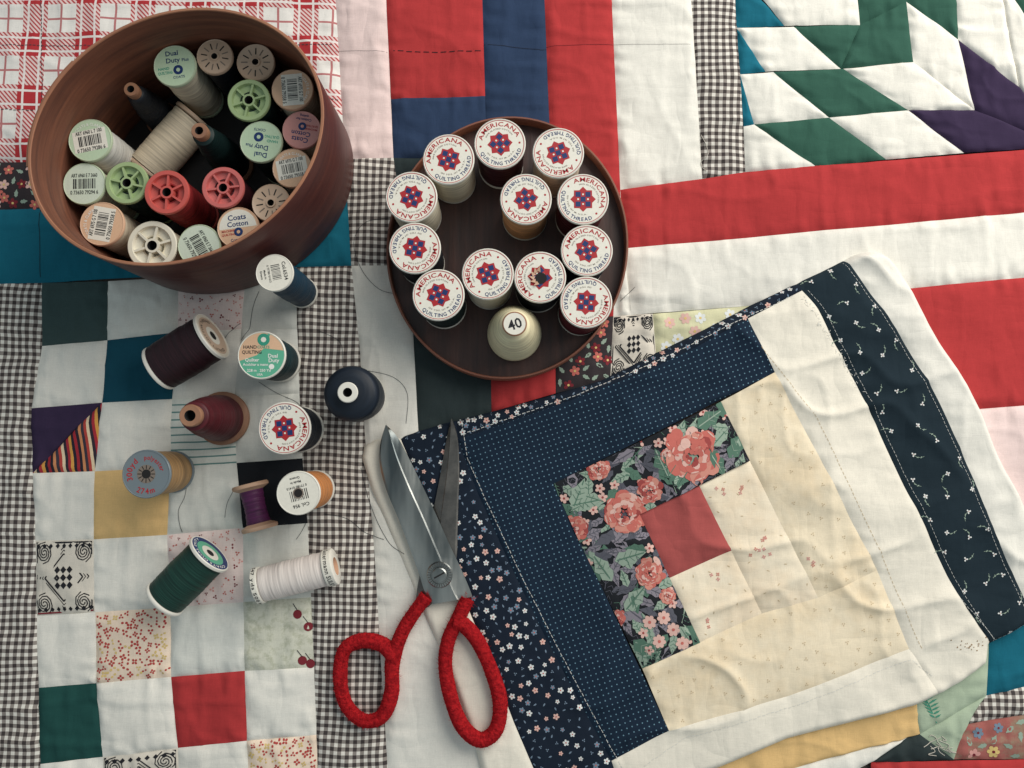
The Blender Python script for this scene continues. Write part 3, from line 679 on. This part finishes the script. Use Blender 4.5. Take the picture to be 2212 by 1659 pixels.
# ---- overlay block
VL=sm([(1728,630),(1762,672),(1798,745),(1850,840),(1905,955),(1965,1085),(2060,1280),(2140,1395)])
VR=sm([(1820,560),(1905,680),(1990,810),(2040,905),(2085,1010),(2150,1175),(2230,1345)])
OR=sm([(1880,540),(1915,550),(1950,590),(1985,650),(2030,735),(2080,810),(2120,885),(2160,985),(2210,1080),(2265,1200),(2310,1300)])
OUT=[(1055,1735),(1020,1600),(985,1500),(945,1400),(905,1310),(868,1220),(830,1130),(800,1060),(778,990),(784,962),(810,946),(862,940),(985,905),(1075,885),(1300,820),(1420,760),(1600,670),(1720,608),(1820,560),(1850,546)]+OR+[(2230,1345),(2140,1395),(2135,1435),(2080,1475),(2030,1505),(1970,1530),(1700,1600),(1560,1660),(1350,1735)]
OW=[P(x,y,5.) for x,y in OUT]
def ho(X,Y):
    d=dist_poly(X,Y,OW); e=np.clip(d/4.5,0,1); th=5.2*np.sqrt(1-(1-e)**2)
    big=np.clip((X-20)/60,0,1)
    far=np.clip((X-150)/60,0,1)
    return -.4+th+ e*(1.0*vn(X/50,Y/50,4)+big*3.2*vn(X/42,Y/42,6)+big*2.4*ridge(X/55+Y/70,Y/30-X/95,7,4)+big*1.0*ridge(X/26,Y/40,8,4)+.3*vn(X/12,Y/12,2)+far*2.6*vn(X/9+Y/40,Y/9,3)*np.exp(-d/10))
K=Cloth(5.,ho,1.6,1.0,1.3); a=K.add
EL=[(862,940),(900,1030),(985,1250),(1060,1430),(1110,1560),(1185,1735)]
ER=[(990,950),(1030,1060),(1100,1215),(1180,1380),(1260,1530),(1320,1640)]
a('cream_cotton',[(784,962),(810,946),(862,940)],[(1055,1735),(1185,1735)],left=[(784,962),(778,990),(800,1060),(830,1130),(868,1220),(905,1310),(945,1400),(985,1500),(1020,1600),(1055,1735)],right=EL,noseam='tbl')
a('navy_print_cotton',[(862,940),(985,905)],[(1185,1735),(1350,1735)],left=EL,right=[(985,905)]+ER+[(1350,1735)],noseam='tb',name='nl')
TT=[(990,950),(1240,862),(1400,800),(1500,752),(1612,690)]
a('navy_print_cotton',[(985,905),(1075,885),(1300,820),(1420,760),(1600,670),(1720,608)],TT+[(1728,630)],noseam='t',name='nt')
a('dotted_navy_cotton',[(990,950),(1195,1045)],[(1320,1640),(1443,1575)],left=ER,right=[(1195,1045),(1443,1575)],noseam='t')
a('dotted_navy_cotton',TT,[(1195,1045),(1670,805)],left=[(990,950),(1195,1045)],right=[(1612,690),(1670,805)],noseam='l')
a('rose_print_cotton',[(1195,1045),(1555,868),(1618,995),(1252,1172)],noseam='b',name='r1')
a('rose_print_cotton',[(1252,1172),(1380,1110),(1510,1385),(1385,1440)],noseam='t',name='r2')
a('coral_cotton',[(1380,1110),(1508,1048),(1578,1188),(1443,1248)])
a('pale_rose_print_cotton',[(1508,1048),(1618,995),(1765,1290),(1645,1325)],name='t1')
a('pale_rose_print_cotton',[(1443,1248),(1578,1188),(1645,1325),(1510,1385)],name='t2')
a('tan_print_cotton',[(1555,868),(1670,805),(1890,1230),(1765,1290)],name='t3')
a('tan_print_cotton',[(1385,1440),(1510,1385),(1645,1325),(1765,1290),(1890,1230)],[(1443,1575),(1700,1500),(1960,1400)],name='t4')
a('cream_cotton',[(1612,690),(1728,630)],[(2030,1505),(2135,1435)],left=[(1612,690),(1670,805),(1890,1230),(1960,1400),(2030,1505)],right=VL+[(2135,1435)],noseam='b')
a('cream_cotton',[(1320,1640),(1443,1575),(1700,1500),(1960,1400)],[(1350,1735),(1560,1660),(1700,1600),(1970,1530),(2030,1505)],noseam='b')
a('vine_print_cotton',[(1720,608),(1820,560)],[(2140,1395),(2230,1345)],left=[(1720,608)]+VL,right=VR,noseam='tb',name='vine')
a('white_cotton',[(1820,560),(1850,546),(1880,540)],[(2230,1345),(2310,1300)],left=VR,right=OR,noseam='tbr')
K.freeze()
for nm,d in(('nl',4.0),('nt',3.4)):
    for p in K.scatter(nm,d,1.4):
        r=random.random()
        if r<.5: flower(K,p,random.uniform(1.3,2.0),random.choice(['print_white','print_pink','print_white','print_blue_grey']),'print_coral')
        elif r<.8: leaf(K,p,2.2,1.0,random.random()*6,'print_blue_grey')
        else: flower(K,p,1.0,'print_blue_grey',None,3)
for p in K.scatter('vine',11,3):
    an=random.random()*6.28; e=[(p[0]+t*6*math.cos(an+t*.8),p[1]+t*6*math.sin(an+t*.8)) for t in(0,.25,.5,.75,1.)]
    K.strip(e,.2,'print_sage'); leaf(K,e[2],2.0,.7,an+1,'print_sage'); leaf(K,e[3],1.6,.6,an-1,'print_sage')
    flower(K,p,1.45,'print_white','print_pink',random.choice([3,4]),.2)
for nm in('r1','r2'):
    cl=K.P[nm][1]
    for p in K.scatter(nm,5.0,-5):
        r=random.random(); L=random.uniform(10,17)
        if r<.48: leaf(K,p,L,L*.40,random.random()*6,random.choice(['print_mauve','print_grey','print_mauve']),.12+random.random()*.1,cl,'print_grey')
        elif r<.86: leaf(K,p,L,L*.5,random.random()*6,random.choice(['print_green','print_sage','print_sage']),.14+random.random()*.15,cl,'print_green')
        else: flower(K,p,3.0,'print_pink','print_deep_coral',5,.3,cl)
def W(x,y): return P(x,y,5.)
for x,y,r,nm in((1490,985,17,'r1'),(1348,1108,13,'r1'),(1292,1012,7,'r1'),(1400,1058,8,'r1'),(1348,1108,13,'r2'),(1400,1235,9,'r2'),(1328,1335,6,'r2'),(1238,1140,8,'r1'),(1440,1285,5,'r2')):
    rose(K,W(x,y),r,K.P[nm][1])
for x,y in((1420,1380),(1450,1355),(1400,1340),(1470,1385),(1430,1330)):
    flower(K,W(x,y),4,'print_pink','print_coral',7,.5,K.P['r2'][1])
for x,y,an in((1530,905,.6),(1250,1065,1.2),(1265,1085,.2),(1425,1000,2.),(1590,960,1.),(1360,1200,.3),(1400,1425,.8),(1395,1400,-.6),(1545,1000,-1.),(1300,1225,2.2),(1370,1290,.9),(1440,900,.2)):
    leaf(K,W(x,y),19,10,an,'print_sage' if x%3 else 'print_green',.36,K.P['r1' if y<1120 else 'r2'][1],'print_green' if x%3 else 'print_sage')
for nm in('t3','t4'):
    for p in K.scatter(nm,7.,2.5):
        if random.random()<.7:
            o_=random.random()*6
            for k in range(3):
                an=o_+k*2.1; K.motif(ell(p[0]+.7*math.cos(an),p[1]+.7*math.sin(an),.4,.3,an,6),'print_tan',.18)
for nm in('t1','t2'):
    for p in K.scatter(nm,9,2.5): leaf(K,p,2.0,.6,random.random()*6,'print_tan')
for x,y in((1640,1165),(1655,1195),(1625,1190),(1742,1212),(1540,1240),(1520,1345),(1555,1065),(1600,1060)):
    for k in range(3): flower(K,(W(x,y)[0]+random.uniform(-3,3),W(x,y)[1]+random.uniform(-3,3)),1.2,random.choice(['print_blush','print_rose']),None,4,.2)
for k in range(22):
    X,Y=W(2085+random.gauss(0,28),1392+random.gauss(0,9)); K.motif(ell(X,Y,random.uniform(.2,.6),random.uniform(.2,.5),0,6),'print_stain',.2)
K.stitch([(998,915),(1010,990),(1045,1070),(1120,1230),(1200,1390),(1280,1540),(1345,1659)],'stitch_white',1.8,1.,.35)
K.stitch([(1000,938),(1250,852),(1420,780),(1600,690),(1712,640)],'stitch_white',1.8,1.,.35)
K.stitch([(2065,1290),(2145,1382),(2212,1345)],'stitch_white',1.5,1.,.3)
K.stitch([(x+12,y) for x,y in VL],'stitch_white',1.5,1.,.18,.1); K.stitch([(x-10,y) for x,y in VR],'stitch_white',1.5,1.,.18,.1)
K.stitch([(1390,1650),(1480,1590),(1720,1518),(1960,1420),(2010,1460)],'stitch_white',1.6,1.,.3)
K.stitch([(1640,750),(1760,905),(1890,1180),(1985,1400)],'print_tan',1.6,1.,.25,.1)
for k in range(60):
    t=random.random(); x=1728+(1860-1728)*t; y=640+(850-640)*t
    X,Y=W(x+random.uniform(-4,4),y+random.uniform(-4,4)); an=random.random()*6; K.strip([(X,Y),(X+1.6*math.cos(an),Y+1.6*math.sin(an))],.22,'stitch_white',.4)
me=K.mb.build('quilt_block',0); me.polygons.foreach_set('use_smooth',[True]*len(me.polygons))
o=bpy.data.objects.new('quilt_block',me); COL.objects.link(o); o['label']='folded navy, rose print and cream quilt block on the quilt'; o['category']='quilt'
def top_z(x,y): return max(K.z(x,y,-9),Q.z(x,y,0.))
# ---------------------------------------------------------------- round box and tray
def ellipse_px(cx,cy,a,b,ang,z,n=96):
    out=[]
    for i in range(n):
        t=2*math.pi*i/n; x=a*math.cos(t)*math.cos(ang)-b*math.sin(t)*math.sin(ang); y=a*math.cos(t)*math.sin(ang)+b*math.sin(t)*math.cos(ang)
        out.append(P(cx+x,cy-y,z))
    return np.array(out)
def inset(c,d):
    t=np.roll(c,-1,0)-np.roll(c,1,0); t/=np.hypot(*t.T)[:,None]; n=np.c_[-t[:,1],t[:,0]]
    return c+n*d
def container(name,cv,H,zf,th,mi,mo,mr,mf,label,cat,z0):
    cen=cv.mean(0); c=cv-cen; N=len(c); wall=MB()
    rings=[(c,0,mo),(c,H-.5,mr),(inset(c,.4),H,mr),(inset(c,th-.4),H,mr),(inset(c,th),H-.5,mi),(inset(c,th),zf,mi)]
    for k in range(len(rings)-1):
        b=len(wall.v); m=wall.mi([mo,mr,mr,mr,mi][k])
        for q in(rings[k],rings[k+1]): wall.v+=[(x,y,q[1]) for x,y in q[0]]
        for j in range(N): j2=(j+1)%N; wall.f.append((b+j,b+j2,b+N+j2,b+N+j)); wall.fm.append(m)
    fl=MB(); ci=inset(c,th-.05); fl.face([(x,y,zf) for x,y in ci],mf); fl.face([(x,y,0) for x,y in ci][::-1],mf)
    e=bpy.data.objects.new(name,None); COL.objects.link(e); e.location=(cen[0]*.001,cen[1]*.001,z0*.001); e['label']=label; e['category']=cat
    for pn,m in(('wall',wall.build('wall',50,True)),('floor',fl.build('floor',0))):
        q=bpy.data.objects.new(pn,m); q.parent=e; COL.objects.link(q)
    if cat=='box':
        band=MB(); co_=inset(c,-1.1); idx=list(range(30,44))
        for i0,i1 in zip(idx,idx[1:]):
            band.face([(*co_[i0],2.),(*co_[i1],2.),(*co_[i1],H-1.2),(*co_[i0],H-1.2)][::-1],mo)
            band.face([(*co_[i0],H-1.2),(*co_[i1],H-1.2),(*c[i1],H-1.2),(*c[i0],H-1.2)],mr)
        i0,i1=idx[0],idx[-1]
        band.face([(*co_[i0],2.),(*c[i0],2.),(*c[i0],H-1.2),(*co_[i0],H-1.2)],mo); band.face([(*co_[i1],2.),(*c[i1],2.),(*c[i1],H-1.2),(*co_[i1],H-1.2)],mo)
        q=bpy.data.objects.new('band',band.build('band',50,True)); q.parent=e; COL.objects.link(q)
    return inset(cv,th)
Z0=4.0
bi=container('wooden_box',ellipse_px(379,295,333,265.5,math.radians(26.2),80+Z0),80,4,1.8,'box_inner_wood','box_outer_wood','box_rim_wood','box_floor_shaded_wood','open oval bentwood box filled with spools of thread','box',Z0)
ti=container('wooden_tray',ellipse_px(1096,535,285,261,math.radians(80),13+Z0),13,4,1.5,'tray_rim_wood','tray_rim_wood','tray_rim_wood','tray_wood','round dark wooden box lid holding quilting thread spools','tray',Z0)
def relax(items,wall):
    cen=wall.mean(0)
    for _ in range(60):
        for i,A in enumerate(items):
            for B in items[i+1:]:
                d=math.dist(A['p'],B['p']); m=A['r']+B['r']+.1
                if d<m and d>0:
                    ux,uy=(B['p'][0]-A['p'][0])/d,(B['p'][1]-A['p'][1])/d; s=(m-d)/2
                    A['p']=(A['p'][0]-ux*s,A['p'][1]-uy*s); B['p']=(B['p'][0]+ux*s,B['p'][1]+uy*s)
            d=np.hypot(*(wall-np.array(A['p'])).T); j=d.argmin(); wr=A.get('w',A['r'])+.2
            if d[j]<wr:
                v=cen-np.array(A['p']); v/=np.hypot(*v); A['p']=tuple(np.array(A['p'])+v*(wr-d[j]))
def stand(parts,p,z,rot,label,group,lean=(0,0),name='thread_spool'):
    M=Matrix.Translation((p[0]*.001,p[1]*.001,z*.001))@Matrix.Rotation(lean[0],4,'X')@Matrix.Rotation(lean[1],4,'Y')@Matrix.Rotation(math.radians(rot),4,'Z')
    return place(parts,name,M,label,'spool of thread',group)
GB='spools of thread in the oval wooden box'; GT='spools of quilting thread on the round tray'; GL_='loose spools of thread on the quilt'
BX=[('slot',461,99,10.0,46,'black',None,'tan_plastic',20,'tan plastic spool of black thread with slotted top'),
('slot',555,133,10.4,46,'brown',None,'tan_plastic',0,'tan plastic spool of brown thread with slotted top'),
('flat',383,140,11.6,48,'cream','dual','pale_green_plastic',8,'spool of cream thread with pale green printed label'),
('cone',275,185,9.0,46,'charcoal',None,'spool_wood',0,'wooden cone wound with charcoal thread'),
('spoke',540,218,11.6,48,'dark_green',None,'green_plastic',0,'green spoked plastic spool of dark green thread'),
('flat',632,196,11.4,48,'ivory','bar_orange','orange_plastic',-85,'spool of ivory thread with orange barcode label'),
('cone',430,282,10.0,58,'dark_green',None,'spool_wood',0,'wooden cone wound with dark green thread'),
('flat',188,310,11.8,48,'white','bar_green','pale_green_plastic',12,'spool of white thread with green barcode label'),
('flat',565,300,11.6,46,'dark_green','dual','pale_green_plastic',172,'spool of dark green thread with pale green printed label'),
('flat',650,278,10.6,46,'ivory','cotton_pink','coral_plastic',170,'spool of ivory thread with pink printed label'),
('flat',628,360,10.8,46,'ivory','bar_orange','orange_plastic',12,'spool of ivory thread with orange barcode label'),
('flat',155,403,11.6,46,'cream','bar_white','pale_green_plastic',2,'spool of cream thread with pale barcode label'),
('spoke',252,400,11.6,47,'dark_green',None,'green_plastic',30,'green spoked plastic spool of dark green thread'),
('spoke',348,412,12,50,'red',None,'red_plastic',10,'red spoked plastic spool of red thread'),
('spoke',482,407,11.4,48,'maroon',None,'pink_plastic',50,'pink spoked plastic spool of maroon thread'),
('slot',585,438,10.4,46,'brown',None,'tan_plastic',40,'tan plastic spool of brown thread with slotted top'),
('flat',218,483,12,47,'ivory','bar_orange','orange_plastic',80,'spool of ivory thread with orange barcode label'),
('spoke',328,530,13.4,45,'cream',None,'cream_plastic',0,'large cream spoked plastic spool of cream thread'),
('flat',430,530,11.6,45,'cream','bar_white','pale_green_plastic',-60,'spool of cream thread with pale barcode label'),
('flat',513,490,11.4,46,'peach','cotton','orange_plastic',8,'spool of peach thread with orange printed label')]
its=[]
zf=4+Z0
for r in BX: its.append(dict(p=P(r[1],r[2],zf+r[4]),r=r[3]*(1.16 if r[0]=='cone' else 1.),s=r))
relax(its,bi)
for it in its:
    k,x,y,R,H,th,lb,pl,rot,ds=it['s']
    stand(spool_meshes(k,R,H,'thread_'+th,lb,pl),it['p'],zf,rot,ds,GB)
def lying(parts,pa,pb,R,L,label,group,alpha=0.,zs=None,roll=0.,cat='spool of thread'):
    z=R if zs is None else zs+R
    A=P(*pa,z); B=P(*pb,z+L*math.sin(alpha)); d=Vector((B[0]-A[0],B[1]-A[1],0)).normalized(); ca=math.cos(alpha)
    ax=Vector((d.x*ca,d.y*ca,math.sin(alpha)))
    mid=((A[0]+B[0])/2,(A[1]+B[1])/2)
    if zs is None:
        s=max(top_z(A[0],A[1]),top_z(*mid)); z=s+R*ca+.1
    base=Vector((mid[0],mid[1],0))-Vector((ax.x,ax.y,0))*L/2; base.z=z
    M=Matrix.Translation(base*.001)@ax.to_track_quat('Z','Y').to_matrix().to_4x4()@Matrix.Rotation(roll,4,'Z')
    return place(parts,'thread_spool',M,label,cat,group)
lying(spool_meshes('flat',12.5,44,'thread_beige',None,'tan_plastic',.94),(322,368),(418,258),12.5,44,'large spool of natural beige thread lying on its side',GB,0,zf+.2)
TR=[(969,344,30,'cream','star'),(1080,310,6,'maroon','star'),(1206,330,155,'ivory','star'),(886,425,205,'cream','star'),(1136,430,190,'peach','star'),(1260,437,-45,'dark_red','star'),
(896,535,215,'black','star'),(1266,545,12,'navy','star'),(1058,592,62,'cream','star'),(1170,604,85,'black','torn'),(947,637,22,'dark_green','star'),(1284,660,220,'dark_red','star')]
nm={'cream':'cream','maroon':'maroon','ivory':'ivory','peach':'peach','dark_red':'dark red','black':'black','navy':'navy','dark_green':'dark green'}
its=[dict(p=P(x,y,zf+41),r=14.15,w=13.2,s=(x,y,rot,t,l)) for x,y,rot,t,l in TR]; its.append(dict(p=P(1113,697,zf+48),r=15.2,s=None))
relax(its,ti)
for it in its:
    if it['s']:
        x,y,rot,t,l=it['s']
        stand(spool_meshes('flat',14.1,41,'thread_'+t,l,'white_plastic',.91),it['p'],zf,rot,f"white spool of {nm[t]} quilting thread with {'torn ' if l=='torn' else ''}red star label",GT)
    else: stand(spool_meshes('dome',15.6,48,'thread_cone','forty','spool_wood'),it['p'],zf,20,'cone of pale yellow thread with a small 40 label',GT)
for kind,x,y,R,H,th,lb,pl,rot,ds in [('flat',594,590,9.9,60,'blue','col_a','white_plastic',-78,'slim spool of blue thread with white barcode label'),
 ('flat',567,768,13.2,38,'teal','hand','white_plastic',0,'spool of dark teal thread with green and orange label'),
 ('drum',752,848,15.2,50,'navy',None,'white_plastic',0,'fat cone of black thread with cream plastic core'),
 ('cone',412,898,13.5,52,'dark_red',None,'spool_wood',0,'wooden cone wound with dark red thread'),
 ('flat',615,925,14.3,38,'navy','star','white_plastic',232,'white spool of navy quilting thread with red star label'),
 ('flat',315,1024,13.2,38,'tan','grey','grey_plastic',0,'grey plastic spool of tan polyester thread'),
 ('flat',645,1065,11.8,42,'orange','col_b','white_plastic',-165,'spool of orange thread with white barcode label')]:
    p=P(x,y,H+3); z=max(Q.z(*p),max(Q.z(p[0]+R*.8*c,p[1]+R*.8*s_) for c,s_ in((1,0),(-1,0),(0,1),(0,-1))))
    stand(spool_meshes(kind,R,H,'thread_'+th,lb,pl),p,z,rot,ds,GL_,name='thread_spool')
lying(spool_meshes('flat',14.8,38,'thread_wine','white_ring','white_plastic',.92),(350,797),(462,728),14.8,38,'large spool of wine red thread lying on its side',GL_,math.radians(7))
lying(spool_meshes('flat',13.4,38,'thread_green','blue_ring'),(360,1292),(455,1196),13.4,38,'spool of dark green thread lying on its side',GL_,math.radians(3))
lying(spool_meshes('wood',10.2,27,'thread_purple',None,'pale_spool_wood'),(565,1137),(545,1050),10.2,27,'small wooden spool of purple thread lying on its side',GL_)
lying(spool_meshes('tube',10.4,47,'thread_blush',None,'white_plastic'),(558,1264),(725,1222),10.4,47,'long white spool of pale thread lying on its side',GL_)
# ---------------------------------------------------------------- scissors
def tube(mb,pts,rad,mat,segs=14,ridge_amp=.0,pitch=2.2,seed=3):
    pts=[Vector(q) for q in pts]; N=len(pts); b=len(mb.v); k=mb.mi(mat); s=0; R=random.Random(seed)
    for i,q in enumerate(pts):
        t=(pts[min(i+1,N-1)]-pts[max(i-1,0)]).normalized()
        if i: s+=(q-pts[i-1]).length
        side=t.cross(Vector((0,0,1))).normalized(); up=side.cross(t)
        lump=float(vn(s/11,seed*3.3,1))-.5
        for j in range(segs):
            a=2*math.pi*j/segs
            if ridge_amp:
                wob=float(vn(s/5,2+math.cos(a)+seed,4))*3.
                r=rad*(1+ridge_amp*math.sin(2*math.pi*s/pitch+a*1.+wob*2.)*(0.1+.8*float(vn(s/4,math.sin(a)*1.3,6)))+ridge_amp*5*lump+R.uniform(-.7,.7)*ridge_amp)
            else: r=rad
            w=q+side*math.cos(a)*r+up*math.sin(a)*r; mb.v.append(tuple(w))
    for i in range(N-1):
        for j in range(segs):
            j2=(j+1)%segs; mb.f.append((b+i*segs+j,b+i*segs+j2,b+(i+1)*segs+j2,b+(i+1)*segs+j)); mb.fm.append(k)
    mb.f.append(tuple(b+j for j in range(segs))[::-1]); mb.fm.append(k); mb.f.append(tuple(b+(N-1)*segs+j for j in range(segs))); mb.fm.append(k)
piv=P(950,1241,11); po=Vector((piv[0],piv[1],0))
def L3(x,y,z): X,Y=P(x,y,z); return (X-po.x,Y-po.y,z)
def blade(st,z0,z1,mats):
    mb=MB(); st=catmull(st,5)
    rows=[]
    for s_ in st:
        S=L3(s_[0],s_[1],z1); E=L3(s_[2],s_[3],z1); l=lambda t,z:(S[0]+(E[0]-S[0])*t,S[1]+(E[1]-S[1])*t,z)
        rows.append([l(0,z0),l(0,z1-.5),l(.06,z1),l(.62,z1),l(.66,z1-.35),l(1,z0+.4),l(1,z0)])
    b=len(mb.v)
    for r in rows: mb.v+=r
    n=7
    for i in range(len(rows)-1):
        for j in range(n):
            j2=(j+1)%n; mb.f.append((b+i*n+j,b+i*n+j2,b+(i+1)*n+j2,b+(i+1)*n+j)); mb.fm.append(mb.mi(mats[0]))
    mb.f.append(tuple(range(b,b+n))); mb.fm.append(0); mb.f.append(tuple(range(b+(len(rows)-1)*n,b+len(rows)*n))); mb.fm.append(0)
    return mb.build('blade',12,True)
b1=blade([(833,917,836,920),(822,955,858,945),(820,1000,880,985),(833,1055,912,1050),(860,1120,945,1120),(885,1185,972,1180),(905,1240,992,1222),(918,1280,1012,1268),(935,1305,1020,1290)],9.6,11.6,['blade_steel'])
b2=blade([(976,904,973,908),(988,945,962,960),(992,1010,950,1030),(990,1080,938,1090),(988,1150,925,1150),(985,1210,912,1215),(965,1270,900,1275),(925,1312,898,1300)],7.2,9.2,['worn_steel'])
HL=[(922,1288,9.5),(896,1322,9.5),(868,1368,9),(848,1430,8),(846,1495,7.5),(826,1546,7),(785,1556,7),(748,1522,7),(735,1465,7),(744,1405,7),(782,1384,7),(826,1392,8.),(852,1420,9)]
HR=[(1010,1294,10.5),(988,1340,10.5),(968,1385,10.5),(962,1440,10.2),(975,1510,10),(1000,1570,10),(1038,1598,10),(1072,1575,10),(1080,1515,10),(1062,1450,10),(1032,1385,10.5),(1002,1350,11.),(980,1345,11)]
def handle(pts,seed):
    mb=MB(); c=catmull([L3(*p) for p in pts],34); tube(mb,c,4.1,'red_yarn',22,.035,2.0,seed)
    r=random.Random(seed)
    for _ in range(7500):
        q=Vector(c[r.randrange(len(c))]); a=r.uniform(-.3,math.pi); an=r.uniform(0,6.28)
        d=Vector((math.cos(an)*math.cos(a*.5),math.sin(an)*math.cos(a*.5),math.sin(a))).normalized()
        s0=q+d*3.8; e=q+d*r.uniform(4.3,5.4)+Vector((r.uniform(-2.,2.),r.uniform(-2.,2.),0)); w=Vector((r.uniform(-.10,.10),r.uniform(-.10,.10),.05))
        mb.face([s0-w,s0+w,e],'red_yarn')
    return mb.build('handle',60)
sc=MB(); sc.lathe([(0,11.6),(7.3,11.6),(7.5,12.2),(6.9,12.8),(5.2,12.8),(5.,12.3),(4.6,12.3),(4.3,13.6),(3.6,14.1),(0,14.1)],'blade_steel',36)
for k in range(28): sc.box(5.4,6.9,-.22,.22,12.8,13.15,'worn_steel',Matrix.Rotation(k*math.pi/14,3,'Z'))
sc.box(-3.4,3.4,-.45,.45,14.1,14.15,'dark_hole',Matrix.Rotation(.5,3,'Z'))
e=place([('blade',b2),('blade',b1),('handle',handle(HL,1)),('handle',handle(HR,2)),('screw',sc.build('screw',30))],'scissors',Matrix.Translation((po.x*.001,po.y*.001,0)),'open steel scissors with red yarn wrapped handles lying on the quilts','scissors')
# ---------------------------------------------------------------- loose threads
def strand(pts,mat,label,r=.16):
    c=catmull([(*P(x,y,3),0) for x,y in pts],10); q=[(p[0],p[1],top_z(p[0],p[1])+r+.1) for p in c]
    o_=Vector(q[0]); mb=MB(); tube(mb,[Vector(p)-o_ for p in q],r,mat,5)
    ob=bpy.data.objects.new('loose_thread',mb.build('loose_thread',80)); COL.objects.link(ob); ob.location=o_*.001; ob['label']=label; ob['category']='thread'; ob['group']='loose thread ends on the quilt'
D='fine dark thread end trailing over the quilt'
for pts in([(403,1030),(400,1070),(385,1105),(392,1150)],[(510,1052),(492,1085),(486,1118)],[(560,825),(600,850),(640,868),(655,890)],[(790,800),(850,815),(880,850),(878,915)],[(850,470),(790,480),(765,520),(780,580),(820,625),(868,636)],
    [(560,630),(548,665),(540,710),(522,735)],[(690,715),(735,740),(740,790)],[(480,740),(500,715),(520,700)],[(780,1010),(800,1090),(840,1170),(875,1195)],[(660,1130),(650,1150),(640,1165)],[(700,1110),(750,1120),(790,1150),(830,1165)],
    [(1340,650),(1372,620)]): strand(pts,'dark_strand',D,.12)
strand([(1515,290),(1530,330),(1515,350),(1525,370)],'pale_strand','fine pale thread end on the gingham')
for k in range(9):
    x,y=2030+random.uniform(-25,30),1605+random.uniform(-15,20)
    strand([(x,y),(x+random.uniform(-10,10),y+random.uniform(-6,12)),(x+random.uniform(-14,14),y+random.uniform(4,18)),(x+random.uniform(-16,16),y+random.uniform(4,22))],'pale_strand','tangled pale thread end at the quilt edge',.2)
# ---------------------------------------------------------------- ground
mb=MB(); mb.face([(-420,-330,-1.5),(420,-330,-1.5),(420,380,-1.5),(-420,380,-1.5)],'table_top')
o=bpy.data.objects.new('ground',mb.build('ground',0)); COL.objects.link(o); o['kind']='structure'; o['label']='plain surface under the quilts'; o['category']='ground'
# ---------------------------------------------------------------- light, world, camera
w=bpy.data.worlds.new('World'); scene.world=w; w.use_nodes=True; bg=w.node_tree.nodes['Background']; bg.inputs[0].default_value=(.80,.94,1,1); bg.inputs[1].default_value=.36
def area(loc,tgt,size,power,col):
    l=bpy.data.lights.new('window_light','AREA'); l.shape='RECTANGLE'; l.size=size[0]; l.size_y=size[1]; l.energy=power; l.color=col
    ob=bpy.data.objects.new('window_light',l); COL.objects.link(ob); ob.location=loc; ob.rotation_euler=(Vector(tgt)-Vector(loc)).to_track_quat('-Z','Y').to_euler(); return ob
area((.72,.72,.74),(0.,0.05,0),(1.2,1.0),20.5,(1,.955,.88))
cam=bpy.data.cameras.new('Camera'); co=bpy.data.objects.new('Camera',cam); COL.objects.link(co); co.location=(0,0,.5); co.rotation_euler=(TL,0,0)
cam.sensor_width=36; cam.lens=F*36/2212; cam.clip_start=.01; cam.clip_end=20; scene.camera=co
scene.view_settings.view_transform='Standard'; scene.view_settings.look='None'; scene.view_settings.exposure=0
